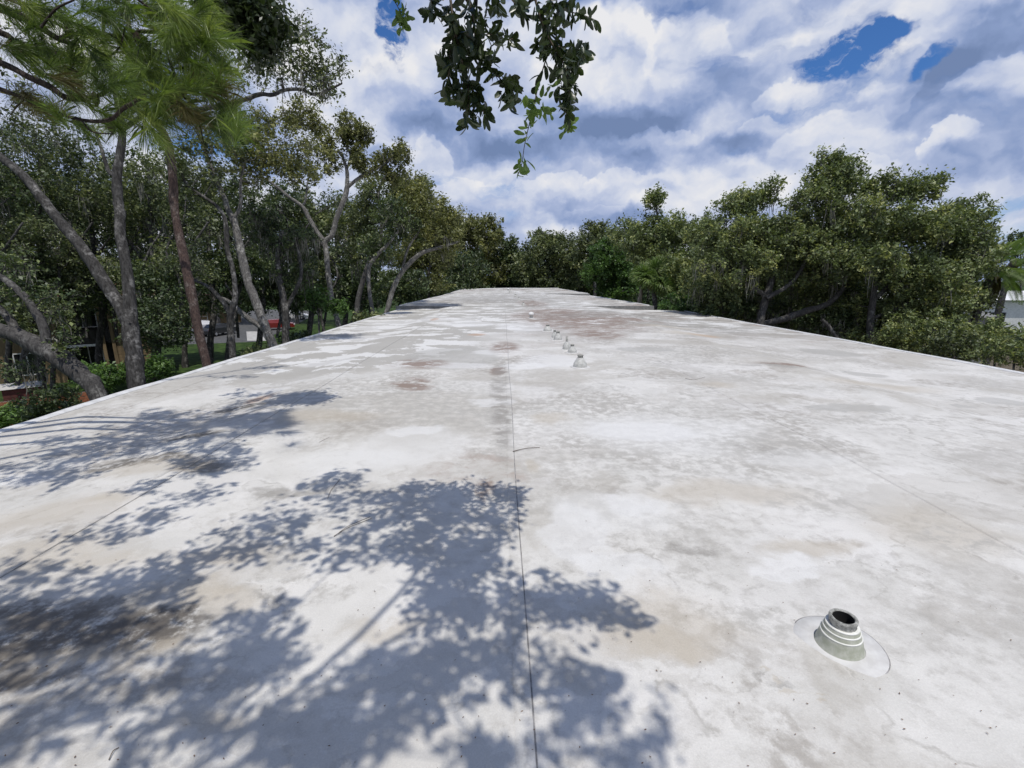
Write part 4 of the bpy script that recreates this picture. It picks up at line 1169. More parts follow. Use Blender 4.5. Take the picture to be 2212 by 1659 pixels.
tree('pine_tree', 'distant tree tip poking up at the right picture edge', stems=[S(90, (2205, 620, 5), (2205, 560, 4), (2200, 505, 2))],
     blobs=[(2205, 520, 26, 22, 90, 2, 24, .1), (2215, 570, 40, 26, 90, 2, 30, .1)], per=44, spread=.9, lmat=L_DARK, bmat=M_BARKD)


# ------------------------------------------------------------------ palms
def fan_leaf(n=18, L=0.9, W=0.06, droop=.35):
    V = []; Fs = []
    for k in range(n):
        a = lerp(-2.1, 2.1, k / (n - 1)); ln = L * (1 - .18 * abs(a) / 2.1)
        d = (math.cos(a), math.sin(a)); s = (-d[1], d[0]); b = len(V)
        for t, w in ((.02, .2), (.45, 1.0), (.8, .6), (1.0, .05)):
            z = -droop * L * t ** 3 + .03 * math.sin(k * 2.3)
            r = ln * t
            V += [(r * d[0] - s[0] * W * w, r * d[1] - s[1] * W * w, z - .015), (r * d[0], r * d[1], z + .01), (r * d[0] + s[0] * W * w, r * d[1] + s[1] * W * w, z - .015)]
        for i in range(3):
            Fs += [(b + i * 3, b + i * 3 + 1, b + i * 3 + 4, b + i * 3 + 3), (b + i * 3 + 1, b + i * 3 + 2, b + i * 3 + 5, b + i * 3 + 4)]
    return V, Fs


def pinnate(L=2.0, n=34, droop=.9):
    V = []; Fs = []
    for k in range(n):
        t = .12 + .88 * k / (n - 1)
        base = np.array((L * t, 0, .35 * L * t * .4 - droop * L * .5 * t * t))
        for s in (-1, 1):
            ll = .55 * math.sin(math.pi * (.15 + .8 * t)) ** .7
            tip = base + np.array((ll * .45, s * ll * .8, -.25 * ll)); wv = np.array((.022, 0, 0)); b = len(V)
            V += [tuple(base - wv), tuple(base + wv), tuple((base + tip) / 2 + wv + (0, 0, .03)), tuple(tip), tuple((base + tip) / 2 - wv + (0, 0, .03))]
            Fs.append((b, b + 1, b + 2, b + 3, b + 4))
    return V, Fs


def tint_mesh(me, base):
    a = me.attributes.new('tint', 'FLOAT', 'FACE')
    a.data.foreach_set('value', np.clip(base + rng.normal(0, .12, len(me.polygons)), 0, 1).astype(np.float32))


def palm(label, foot, top, z, w, nl, L, kind='fan', dead=6, elo=(-35, 75)):
    a = np.array(P(*foot, z)); b = np.array(P(*top, z))
    g = a.copy(); g[2] = GROUND
    if a[2] > GROUND: g[:2] += (a - b)[:2] * .4
    root = empty('palm_tree', g, label, 'palm tree')
    r = w / 2 * z / F
    V, Fq = tubes([smooth_path([(*g, r * 1.2), (*a, r), (*((a + b) / 2), r), (*b, r * .9)], 6)], 12, .06)
    link('trunk', mesh_np('trunk', V, Fq, True), root, M_BARKD, None, True)
    meshes = []
    for t_ in (.35, .5, .7):
        me = mesh_py('palm_leaf', *(fan_leaf(20, L * .62, .035 * L) if kind == 'fan' else pinnate(L)))
        tint_mesh(me, t_); me.materials.append(L_PALM); meshes.append(me)
    for i in range(nl):
        el = R(lerp(elo[0], elo[1], ((i * .618) % 1.0))); az = i * 2.399 + rng.normal(0, .2)
        d = np.array((math.cos(az) * math.cos(el), math.sin(az) * math.cos(el), math.sin(el)))
        o = bpy.data.objects.new('palm_leaf', meshes[i % 3]); COL.link(o); o.parent = root
        st = L * (.5 if kind == 'fan' else .05)
        e = b + d * st
        o.location = tuple(e - g)
        o.rotation_euler = (rng.normal(0, .9 if kind == 'fan' else .3), -el * (.8 if kind == 'fan' else .75), az)
        if kind == 'fan':
            V, Fq = tubes([np.array([[*b, .018], [*((b + e) / 2 + (0, 0, .05)), .014], [*e, .01]])], 3)
            link('leaf_stalk', mesh_np('leaf_stalk', V, Fq), root, L_PALM, None, True)
    for i in range(dead):
        az = i * 6.28 / dead
        o = bpy.data.objects.new('dead_leaf', meshes[0].copy()); COL.link(o); o.parent = root
        o.data.materials[0] = L_PINEDRY
        o.location = tuple(b - g + np.array((math.cos(az) * .1, math.sin(az) * .1, -.12)))
        o.rotation_euler = (0, R(70), az); o.scale = (.7, .7, .7)
    return root


palm('fan palm standing beside the wooden pole past the right roof step', (1414, 672), (1412, 604), 31, 10, 38, 1.5, 'fan', 8)
palm('large palm at the right picture edge with leaning trunk', (2112, 672), (2150, 582), 24, 13, 34, 2.2, 'pinnate', 10, (-40, 80))
palm('second palm trunk behind the large palm at the right edge', (2163, 650), (2190, 560), 34, 11, 22, 2.3, 'pinnate', 8)

q = P(1383, 660, 32); pt = P(1383, 577, 32)
root = empty('wooden_pole', (q[0], q[1], GROUND), 'plain weathered wooden pole beside the fan palm', 'pole')
MB().lathe([(.12, 0), (.105, pt[2] - GROUND - .04), (.085, pt[2] - GROUND), (.001, pt[2] - GROUND)], 12).build('post', M_POLE, root, True)
MB().lathe([(.113, 0), (.113, .03)], 12, (0, 0, pt[2] - GROUND - .3)).build('band', M_METAL, root, True)


# ------------------------------------------------------------------ houses and cars below
def window(parent, x0, x1, z0, z1, y, frame=M_WHITE):
    w = empty('window', (0, 0, 0)); w.parent = parent
    MB().box(x0, x1, y - .015, y + .02, z0, z1).build('pane', M_GLASS, w)
    mb = MB(); t = .07
    mb.box(x0 - t, x0, y - .05, y + .03, z0 - t, z1 + t); mb.box(x1, x1 + t, y - .05, y + .03, z0 - t, z1 + t)
    mb.box(x0, x1, y - .05, y + .03, z1, z1 + t); mb.box(x0, x1, y - .05, y + .03, z0 - t, z0)
    mb.box((x0 + x1) / 2 - .03, (x0 + x1) / 2 + .03, y - .045, y - .016, z0, z1)
    mb.build('frame', frame, w)


hp = P(190, 740, 33)
fx, fy = hp[0], hp[1]
hr = math.atan2(fx, fy)
hr = 0.62
house = empty('tan_house', (fx, fy, GROUND), 'two-storey tan and brown house half hidden behind the forked oak', 'house', rz=hr)
MB().box(-5.0, -1.6, .0, 8, 0, 6.0).build('wall', M_TAN, house)
MB().box(1.5, 3.6, .0, 8, 0, 6.0).build('wall', M_TAN, house)
MB().box(-1.598, 1.498, 1.8, 7.9, 0, 5.9).build('recess_wall', M_DARKW, house)
for k in range(9):
    MB().box(-1.55 + k * .34, -1.55 + k * .34 + .31, -.05, -.01, 2.75, 3.55).build('balcony_board', M_DARKW, house)
MB().box(-1.58, 1.48, 0.0, 1.79, 2.6, 2.74).build('balcony_floor', M_DARKW, house)
MB().box(-1.2, .6, -.06, .0, 2.42, 2.58).build('lintel', M_WHITE, house)
for (x0, x1) in ((-1.62, -1.42), (.75, .95), (1.3, 1.5)):
    MB().box(x0, x1, -.12, -.055, 0, 5.9).build('post', M_TAN, house)
for k in range(10):   # horizontal shingle courses on the right bay
    MB().box(1.5, 3.4, -.05 - .0, -.004, .2 + k * .25, .2 + k * .25 + .235).build('shingle_course', M_TAN, house)
window(house, -3.8, -2.6, 3.6, 5.0, -.02); window(house, -3.8, -2.6, .8, 2.2, -.02)
window(house, -1.0, .5, 3.7, 5.3, 1.78); window(house, -1.0, .5, .4, 2.3, 1.78)
rf = MB().poly([(-5.7, -1.0, 5.95), (4.4, -1.0, 5.95), (4.4, 4.0, 7.6), (-5.7, 4.0, 7.6), (-5.7, 9, 5.95), (4.4, 9, 5.95)], [(0, 1, 2, 3), (3, 2, 5, 4)]).build('roof', M_SHING, house)
MB().box(-5.7, 4.4, -1.06, -1.0, 5.78, 6.0).build('fascia', M_WHITE, house)

hp = P(360, 690, 72)
h2 = empty('low_house', (hp[0], hp[1], GROUND), 'low tan building with garage behind the parked cars', 'house', rz=.5)
MB().box(-8, 10, 0, 8, 0, 3.0).build('wall', M_TAN, h2)
MB().box(2.6, 5.4, -.06, -.005, 0.02, 2.3).build('garage_door', M_WHITE, h2)
for k in range(4): MB().box(2.7, 5.3, -.09, -.062, .1 + k * .55, .58 + k * .55).build('door_panel', M_TAN, h2)
window(h2, -4, -2.4, 1, 2.2, -.02)
MB().poly([(-8.6, -.8, 3.0), (10.6, -.8, 3.0), (10.6, 4, 4.6), (-8.6, 4, 4.6), (-8.6, 8.8, 3.0), (10.6, 8.8, 3.0)], [(0, 1, 2, 3), (3, 2, 5, 4)]).build('roof', M_SHING, h2)

# brick wall with cap, lower left
c0 = P(10, 862, 19.5)
bw = empty('brick_wall', (c0[0], c0[1], GROUND), 'low red brick garden wall above the clipped hedge', 'wall', rz=.75)
top = P(10, 853, 19.5)[2] - GROUND
nb_ = 0
bm_ = None
rows = int(top / .30)
for r_ in range(rows):
    for k in range(10):
        x0 = -2.4 + k * .5 + (r_ % 2) * .25
        if bm_ is None:
            bm_ = mesh_py('brick', *(lambda m: (m.V, m.F))(MB().box(0, .49, -.012, .2, 0, .29))); bm_.materials.append(M_BRICK)
        if nb_ < 300:
            o = bpy.data.objects.new('brick', bm_); COL.link(o); o.parent = bw; o.location = (x0, rng.normal(0, .004), r_ * .30); nb_ += 1
MB().box(-2.4, 2.8, .01, .19, 0, rows * .30 - .01).build('mortar', M_CONC, bw)
c1 = P(46, 846, 21)
bx = empty('planter_box', (c1[0], c1[1], GROUND), 'dark red boarded box with a pale lid behind the brick wall', 'box', rz=.7)
t1 = P(46, 838, 21)[2] - GROUND
for k in range(4): MB().box(-.6, .6, -.02, .8, t1 - .8 + k * .2, t1 - .8 + k * .2 + .19).build('board', M_BRICKD, bx)
MB().box(-.55, .55, .0, .78, 0, t1 - .02).build('body', M_BRICKD, bx)
MB().poly([(-.68, -.1, t1), (.68, -.1, t1), (.68, .45, t1 + .2), (-.68, .45, t1 + .2), (-.68, .95, t1), (.68, .95, t1)], [(0, 1, 2, 3), (3, 2, 5, 4), (0, 3, 4), (1, 5, 2), (0, 4, 5, 1)]).build('lid', M_CONC, bx)


def car(px, py, z, label, paint, rz, lit=False):
    q = G(px, py, GROUND)
    q = CP + (q - CP)
    root = empty('parked_car', (q[0], q[1], GROUND + .012), label, 'car', 'cars parked beyond the lawn', rz)
    prof = [(-2.2, .35), (-2.25, .75), (-2.1, .95), (-1.5, 1.02), (-1.05, 1.42), (.35, 1.46), (1.05, 1.0), (2.0, .88), (2.25, .65), (2.22, .35)]
    V = []; n = len(prof)
    for s, iw in ((-1, .0), (1, .0)):
        for (x, zz) in prof:
            w = .88 if zz < 1.1 else .68
            V.append((x, s * w, zz))
    Fs = [tuple(range(n))[::-1], tuple(range(n, 2 * n))] + [(i, (i + 1) % n, n + (i + 1) % n, n + i) for i in range(n)]
    me = mesh_py('body', V, Fs); link('body', me, root, paint)
    mb = MB()
    mb.poly([(-1.47, -.66, 1.06), (-1.47, .66, 1.06), (-1.08, .6, 1.39), (-1.08, -.6, 1.39)], [(0, 1, 2, 3)])
    mb.V = [(x - .02, y, zz + .015) for x, y, zz in mb.V]
    mb.build('rear_window', M_GLASS, root)
    MB().poly([(1.03, -.66, 1.04), (1.03, .66, 1.04), (.40, .6, 1.43), (.40, -.6, 1.43)], [(0, 3, 2, 1)]).build('windscreen', M_GLASS, root).location = (.02, 0, .015)
    for s in (-1, 1):
        MB().poly([(-1.3, s * .80, 1.08), (.85, s * .80, 1.08), (.3, s * .70, 1.38), (-1.0, s * .70, 1.38)], [(0, 1, 2, 3)]).build('side_window', M_GLASS, root)
        MB().box(-2.29, -2.2, s * .80 - .12, s * .80 + .07, .68, .86).build('tail_lamp', M_TAIL if lit else M_CARR, root)
        MB().box(2.18, 2.27, s * .7 - .14, s * .7 + .14, .60, .76).build('headlight', M_WHITE, root)
        for x in (-1.35, 1.4):
            w = empty('wheel', (x, s * .80, .33)); w.parent = root; w.rotation_euler = (R(90), 0, 0)
            MB().lathe([(.20, -.11), (.31, -.11), (.33, -.07), (.33, .07), (.31, .11), (.20, .11)], 20).build('tyre', M_TYRE, w, True)
            MB().lathe([(.21, -.09), (.16, -.10), (.01, -.10)], 16).build('rim', M_METAL, w, True)
            MB().lathe([(.21, .09), (.16, .10), (.01, .10)], 16).build('rim', M_METAL, w, True)
    return root


car(474, 724, 60, 'dark car with a glowing red tail lamp seen between the pine and the thin oak', M_CARD, 1.35, True)
car(442, 716, 60, 'white car beside the dark car with the lit tail lamp', M_CARW, 1.2)
car(600, 712, 60, 'small red car behind the leaning pale oak', M_CARR, .4)
car(636, 690, 60, 'white car glimpsed right of the shaggy mossy trunk', M_CARW, .2)

# white long building and shed at the right edge, house behind the right oaks
q = G(2170, 672, GROUND)
q = P(2160, 640, 62)
wb = empty('white_building', (q[0], q[1], GROUND), 'long white-roofed building behind the palms at the right edge', 'building', rz=-.3)
zr = P(2160, 648, 62)[2] - GROUND
MB().box(-14, 22, 0, 12, 0, zr).build('wall', M_WHITE, wb)
MB().poly([(-14.5, -.6, zr), (22.5, -.6, zr), (22.5, 6, zr + 1.1), (-14.5, 6, zr + 1.1), (-14.5, 12.6, zr), (22.5, 12.6, zr)], [(0, 1, 2, 3), (3, 2, 5, 4)]).build('roof', M_ROOFW, wb)
for k in range(6): window(wb, -12 + k * 5.5, -10 + k * 5.5, 1.2, 2.6, -.02, M_GREY)
q = P(2125, 690, 32)
sh = empty('grey_shed', (q[0], q[1], GROUND), 'grey shed roof showing beside the leaning palm trunk', 'shed', rz=.5)
zs = P(2125, 668, 32)[2] - GROUND
MB().box(-1.3, 1.3, 0, 2.4, 0, zs - .5).build('wall', M_GREY, sh)
MB().poly([(-1.6, -.3, zs - .5), (1.6, -.3, zs - .5), (1.6, 1.2, zs), (-1.6, 1.2, zs), (-1.6, 2.7, zs - .5), (1.6, 2.7, zs - .5)], [(0, 1, 2, 3), (3, 2, 5, 4)]).build('roof', M_GREY, sh)
q = P(1700, 680, 34)
hb = empty('grey_house', (q[0] + 1.0, q[1] + 6, GROUND), 'pale-roofed house with a louvred gable glimpsed under the right-hand oaks', 'house', rz=-.4)
zh = P(1700, 668, 34)[2] - GROUND
MB().box(-4, 8, 0, 7, 0, zh).build('wall', M_GREY, hb)
MB().poly([(-4.5, -.5, zh), (8.5, -.5, zh), (8.5, 3.5, zh + 1.3), (-4.5, 3.5, zh + 1.3), (-4.5, 7.5, zh), (8.5, 7.5, zh)], [(0, 1, 2, 3), (3, 2, 5, 4)]).build('roof', M_GREY, hb)
for k in range(6): MB().box(-3.3, -2.0, -.05, -.005, zh - 1.0 + k * .15, zh - 1.0 + k * .15 + .11).build('louvre', M_WHITE, hb)


# ------------------------------------------------------------------ the oak overhead: hanging branches in view and the shading canopy
OZ = 2.15
ok = empty('overhanging_oak', (-8.2, -2.6, GROUND), 'leafy live oak whose dark branches hang down from the top edge of the picture', 'tree')


def stem_world(pts, k=4): return smooth_path([tuple(p) for p in pts], k)


def px4(px, py, z, w): return np.append(P(px, py, z), w / 2 * z / F)


trunk = stem_world([(-8.2, -2.6, GROUND - .05, .42), (-8.1, -2.5, -3, .34), (-7.9, -2.4, 0, .30), (-7.4, -2.2, 2.6, .27)])
limb1 = stem_world([(-7.4, -2.2, 2.6, .2), (-5.8, -2.6, 4.3, .13), (-3.8, -2.0, 5.2, .09), (-1.8, -1.4, 5.2, .035), (-.6, -.1, 4.7, .018), (-.1, 1.2, 4.0, .014), px4(1030, -60, OZ, 10), px4(1000, -10, OZ, 10)])
limb2 = stem_world([(-7.4, -2.2, 2.6, .2), (-7.3, -.2, 5.0, .12), (-6.8, 1.6, 6.3, .07), (-6.3, 2.8, 6.6, .05), (-5.4, 4.2, 7.5, .035), (-5.3, 5.6, 7.6, .026), (-4.2, 6.6, 8.5, .018), (-3.9, 8.0, 8.4, .01)])
limb3 = stem_world([(-.6, -.1, 4.7, .018), (.3, 1.2, 4.0, .013), px4(1130, -60, OZ, 9), px4(1156, -5, OZ, 8)])
limb4 = stem_world([(-5.8, -2.6, 4.3, .10), (-5.6, 0.0, 5.4, .06), (-4.6, 2.6, 5.4, .035), (-3.0, 3.8, 4.6, .022), px4(520, -60, 4.3, 14), px4(545, -5, 4.3, 8), px4(560, 60, 4.3, 5)])
V, Fq = tubes([trunk, limb1, limb2, limb3, limb4], 8, .05)
link('trunk', mesh_np('trunk', V, Fq, True), ok, M_BARK, None, True)
hang = [
    [(972, -10, 7), (980, 49, 6), (990, 95, 5), (999, 135, 4.5), (1014, 176, 4), (1033, 216, 3), (1046, 246, 2)],
    [(1012, -10, 6), (1020, 30, 5), (1033, 98, 5), (1058, 147, 4), (1078, 167, 3), (1102, 191, 2)],
    [(1156, -5, 7), (1171, 49, 6), (1188, 86, 5), (1217, 135, 4), (1226, 170, 3.5), (1229, 208, 3), (1221, 233, 2), (1227, 257, 1.5), (1232, 272, 1.2)],
    [(1188, 100, 4), (1176, 140, 3.5), (1163, 184, 3), (1153, 228, 3), (1144, 265, 2.4), (1134, 309, 2), (1127, 355, 1.6), (1119, 377, 1.2)],
    [(1185, -5, 4), (1200, 12, 3.4), (1229, 25, 2.6), (1258, 32, 2), (1283, 42, 1.3)],
    [(847, -8, 2.6), (862, 20, 2), (869, 40, 1.6), (874, 61, 1.2)],
    [(985, 70, 4), (972, 112, 3), (971, 152, 3), (962, 196, 1.8)],
    [(1036, 80, 3), (1062, 74, 2.6), (1088, 86, 2), (1108, 84, 1.2)],
    [(1010, 165, 3), (1012, 200, 2.5), (1012, 245, 2), (1008, 272, 1.2)],
    [(1100, -8, 3), (1118, 15, 2.2), (1132, 30, 1.6)], [(930, -8, 4), (935, 20, 2.5), (925, 30, 1.2)],
    [(1205, 100, 3), (1235, 110, 2.4), (1262, 108, 1.4)], [(1180, 60, 2.2), (1168, 90, 1.6), (1160, 100, 1.0)]]
hp_ = [stem_world([px4(a, b, OZ + rng.normal(0, .04), w) for a, b, w in st], 4) for st in hang]
V, Fq = tubes(hp_, 5)
link('branch', mesh_np('branch', V, Fq, True), ok, M_TWIG, 'stuff', True)

LEAF_SH = []


def leaf_mesh(kind):
    """single oblong oak leaf, folded on its midrib and bent"""
    L = 1.0; W = (.36, .42, .30, .46)[kind % 4]
    xs = [0, .12, .32, .55, .78, .93, 1.0]
    ws = [.03, .45, .78, 1.0, .86, .45, .04]
    V = []; Fs = []
    for i, (x, w) in enumerate(zip(xs, ws)):
        z = (-.16, -.28, .12, -.05)[kind % 4] * x * x
        ww = W / 2 * w * (1 + .10 * math.sin(i * 2.1 + kind))
        V += [(x, -ww, z + ww * .35), (x, 0, z), (x, ww, z + ww * .35)]
    for i in range(len(xs) - 1):
        b = i * 3
        Fs += [(b, b + 3, b + 4, b + 1), (b + 1, b + 4, b + 5, b + 2)]
    return V, Fs


def leaf_objmesh(kind, mat, tint):
    me = mesh_py('leaf', *leaf_mesh(kind), smooth=True)
    a = me.attributes.new('tint', 'FLOAT', 'FACE')
    a.data.foreach_set('value', np.full(len(me.polygons), tint, dtype=np.float32))
    me.materials.append(mat)
    return me


LM_DARK = [leaf_objmesh(k, L_NEAR, t) for k, t in ((0, .2), (1, .4), (2, .6), (3, .3), (0, .85), (1, .1))]
LM_PALE = [leaf_objmesh(k, L_PALE, t) for k, t in ((0, .4), (1, .7), (3, .55))]

# leaf seats: along the stems and in dense lobes
seats = []       # (pos, dir, pale, size)


def seat(p, d, pale, s): seats.append((p, d, pale, s))


down = np.array((0, 0, -1.0))
for si, st in enumerate(hp_):
    pale_all = si in (5,)
    k = len(st)
    for i in range(1, k):
        m = 2 if si not in (3,) else 1
        t = unit(st[i, :3] - st[i - 1, :3])
        for _ in range(m):
            if si == 3 and i > 12 and rng.uniform() < .35: continue
            o = unit(rng.normal(size=3)); d = unit(o + t * .8 + down * .35)
            pale = pale_all or (si == 3 and i > 9) or (si == 2 and i > 26)
            seat(st[i, :3], d, pale, rng.uniform(.045, .075) * (.75 if pale else 1))
lobes = [(940, 22, 30, 22), (1000, 40, 48, 60), (1040, 92, 38, 46), (985, 95, 30, 30), (1018, 130, 38, 44), (975, 150, 18, 16), (1008, 200, 34, 46), (985, 212, 22, 20), (1040, 248, 24, 22), (972, 190, 18, 12), (1012, 262, 14, 12), (960, 120, 20, 14),
         (1098, 192, 30, 34), (1103, 222, 16, 14), (1120, 16, 20, 14), (1070, 8, 26, 18), (1172, 40, 20, 18), (1202, 52, 28, 26), (1190, 105, 26, 28), (1222, 150, 36, 48), (1228, 195, 28, 32), (1240, 120, 26, 22), (1262, 112, 16, 12), (1212, 8, 30, 20), (1235, 25, 22, 8), (1226, 225, 16, 12), (1060, 40, 26, 14), (1090, 84, 18, 12), (1055, 130, 22, 14)]
lc = []
for (px, py, r_, n_) in lobes:
    for _ in range(int(n_ * 1.12)):
        a = rng.uniform(0, 6.28); rr = r_ * math.sqrt(rng.uniform()) * .95
        p = P(px + rr * math.cos(a), py + rr * math.sin(a), OZ + rng.normal(0, .07))
        c = P(px, py - r_ * .5, OZ)
        d = unit(unit(p - c) * .8 + rng.normal(size=3) * .6 + down * .35)
        seat(p - d * .03, d, False, rng.uniform(.042, .076))
for (px, py, r_, n_) in [(1155, 245, 26, 18), (1150, 215, 22, 8), (1173, 240, 20, 8), (1186, 190, 14, 6), (1122, 362, 12, 7), (1137, 345, 10, 4), (1228, 270, 9, 7), (870, 28, 14, 14), (868, 50, 8, 6), (1135, 300, 8, 4)]:
    for _ in range(n_):
        p = P(px + rng.normal(0, r_ * .5), py + rng.normal(0, r_ * .5), OZ + rng.normal(0, .03))
        seat(p, unit(rng.normal(size=3) + down * .5), True, rng.uniform(.04, .065))


def frame_from(d):
    up_ = unit(rng.normal(size=3)); s = unit(np.cross(up_, d)); n_ = np.cross(d, s)
    return np.stack([d, s, n_], 1)


okl = np.array(ok.location)
order = sorted(range(len(seats)), key=lambda i: (not seats[i][2], -seats[i][3]))
rest = []
for c_, i in enumerate(order):
    p, d, pale, s = seats[i]
    Mx = frame_from(d)
    if c_ < 300:
        me = random.choice(LM_PALE if pale else LM_DARK)
        o = bpy.data.objects.new('leaf', me); COL.link(o); o.parent = ok
        m4 = Matrix.Identity(4)
        for r_ in range(3):
            for q_ in range(3): m4[r_][q_] = float(Mx[r_][q_]) * s
            m4[r_][3] = float(p[r_] - okl[r_])
        o.matrix_local = m4
    else: rest.append((p, Mx, s, i))
# the rest of the near leaves joined
Vs = []; Fs = []; tt = []; n0 = 0
for (p, Mx, s, i) in rest:
    v, f = leaf_mesh(i); v = np.array(v) * s
    Vs.append(v @ Mx.T + p); f = np.array(f) + n0; Fs.append(f); n0 += len(v); tt += [rng.uniform(.05, .7)] * len(f)
link('foliage', mesh_np('foliage', np.vstack(Vs), np.vstack(Fs), True, tt), ok, L_NEAR, 'stuff', True)

# dark cluster at the top left of the open sky
C = np.vstack([blob_pts(540, 30, 60, 45, 4.3, .35, 46, .1), blob_pts(500, 0, 60, 30, 4.3, .35, 24, .1), blob_pts(565, 80, 30, 34, 4.3, .2, 16, .1), blob_pts(470, 20, 40, 30, 4.3, .3, 12, .1), blob_pts(595, 40, 22, 20, 4.3, .2, 6, .1)])
Cl = []
tw = grow([limb4[-8:]], C, .003)
for a in C:
    k = 44
    Cl.append(a + rng.normal(size=(k, 3)) * .07)
C2 = np.vstack(Cl)

# canopy above the frame that drops the dappled shade
spots = [(720, 1040, 55, 14, 5), (860, 1062, 60, 12, 4), (760, 1090, 110, 24, 8), (905, 1085, 50, 20, 5), (970, 1115, 40, 18, 5), (1010, 1150, 80, 30, 9), (1085, 1118, 26, 8, 2), (600, 1130, 80, 20, 6), (500, 1165, 60, 16, 4), (830, 1150, 90, 28, 8),
         (960, 1195, 90, 30, 10), (640, 1200, 80, 18, 5), (780, 1195, 60, 16, 4), (1010, 1240, 60, 40, 9), (960, 1300, 50, 40, 7), (1040, 1330, 60, 26, 6), (1150, 1310, 60, 22, 6), (1270, 1300, 60, 18, 5), (1360, 1322, 26, 6, 1), (1280, 1332, 50, 10, 2),
         (1000, 1400, 50, 24, 4), (1100, 1430, 60, 24, 4), (880, 1450, 90, 20, 5), (940, 1520, 80, 24, 5), (780, 1470, 90, 30, 5), (600, 1430, 120, 28, 7), (380, 1470, 120, 40, 8), (150, 1390, 200, 50, 14), (260, 1310, 160, 36, 9), (80, 1330, 120, 30, 7),
         (430, 1220, 90, 20, 5), (340, 1245, 80, 20, 4), (560, 1350, 60, 16, 3), (640, 1590, 170, 36, 8), (840, 1600, 80, 26, 4), (1245, 1500, 56, 36, 7), (1080, 1640, 60, 30, 3), (1400, 1620, 56, 24, 3), (1220, 1620, 50, 24, 2), (700, 1550, 60, 20, 3), (1040, 1590, 40, 16, 2),
         (370, 1060, 90, 14, 4), (300, 1105, 70, 14, 3), (220, 1165, 80, 16, 4), (60, 1235, 90, 20, 5), (450, 1000, 90, 18, 6), (80, 1000, 120, 22, 7), (200, 955, 120, 14, 6), (350, 940, 140, 14, 7), (450, 965, 90, 12, 4), (560, 840, 60, 14, 4), (520, 862, 60, 10, 3),
         (400, 880, 90, 10, 4), (300, 905, 90, 10, 4), (150, 930, 90, 10, 4), (600, 782, 60, 5, 3), (480, 800, 60, 6, 2), (620, 850, 30, 8, 2), (60, 1560, 120, 40, 6), (250, 1600, 100, 36, 4), (460, 1560, 80, 26, 3)]
bright = [(996, 1241, 24, 26), (790, 1183, 40, 12), (866, 1251, 45, 18), (835, 1282, 60, 18), (756, 1285, 50, 18), (800, 1330, 90, 12), (756, 1361, 100, 20), (979, 1371, 60, 22), (756, 1430, 70, 18), (945, 1453, 15, 10),
          (1013, 1474, 26, 22), (1123, 1481, 34, 30), (1168, 1490, 40, 44), (807, 1488, 24, 22), (893, 1540, 24, 12), (945, 1536, 26, 14), (1075, 1567, 55, 22), (917, 1618, 70, 34), (1185, 1618, 40, 40), (783, 1543, 18, 14), (1051, 1159, 30, 10),
          (357, 1158, 60, 12), (319, 1177, 50, 10), (446, 1173, 36, 18), (462, 1234, 50, 12), (430, 1266, 40, 20), (446, 1317, 50, 14), (398, 1377, 50, 14), (366, 1400, 70, 18), (312, 1450, 50, 10), (111, 1412, 60, 18), (64, 1463, 55, 12),
          (191, 1511, 40, 14), (127, 1562, 90, 16), (271, 1552, 100, 18), (223, 1594, 60, 16), (392, 1514, 40, 12), (175, 1626, 80, 14), (478, 1552, 30, 18), (526, 1546, 50, 20), (462, 1425, 40, 12), (653, 1425, 60, 26), (653, 1498, 40, 20),
          (605, 1212, 50, 8), (510, 1212, 60, 10), (1240, 1420, 60, 30), (120, 1110, 150, 26), (600, 1160, 60, 10), (700, 1110, 40, 10)]
A = []
for (px, py, rx, ry, n_) in spots:
    for _ in range(max(1, int(n_ * (1.75 if py > 1010 else 3.4)))):
        a = rng.uniform(0, 6.28); rr = math.sqrt(rng.uniform())
        sx, sy = px + 1.12 * rx * rr * math.cos(a), py + 1.12 * ry * rr * math.sin(a)
        if any(((sx - bx) / (bw + 10)) ** 2 + ((sy - by) / (bh + 6)) ** 2 < 1 for bx, by, bw, bh in bright): continue
        g = G(sx, sy)
        # lowest height at which this clump stays above the picture's top edge
        for H in np.arange(2.6, 14, .15):
            q = g + SUN / SUN[2] * H
            c = CR.T @ (q - CP)
            if c[2] > -.05 or c[1] / -c[2] > 829.5 / F + .14: break
        H += rng.uniform(.05, 1.0) + max(0, 2.2 - g[1]) * 1.0
        A.append(g + SUN / SUN[2] * H)
A = np.array(A)
cp = grow([limb1[:-8], limb2, limb4[:-12]], A, .004, wig=.14)
for q_ in cp: q_[:, 3] = np.minimum(q_[:, 3], .014)
V, Fq = tubes(cp + tw, 5)
link('branch', mesh_np('branch', V, Fq, True), ok, M_TWIG, 'stuff', True)
Cc = []
for a in A:
    for e_ in unit(rng.normal(size=(4, 3)) * (1, 1, .6)) * rng.uniform(.08, .25, 4)[:, None]:
        t = rng.uniform(.1, 1.1, 9)[:, None]
        Cc.append(a + e_ * t + rng.normal(size=(9, 3)) * .035)
Cc = np.vstack(Cc + [C2])
V, Fq, t_ = leaves_quads(Cc, .068, np.full(len(Cc), .3), .3, .45)
link('crown', mesh_np('crown', V, Fq, False, t_), ok, L_NEAR, None, True)

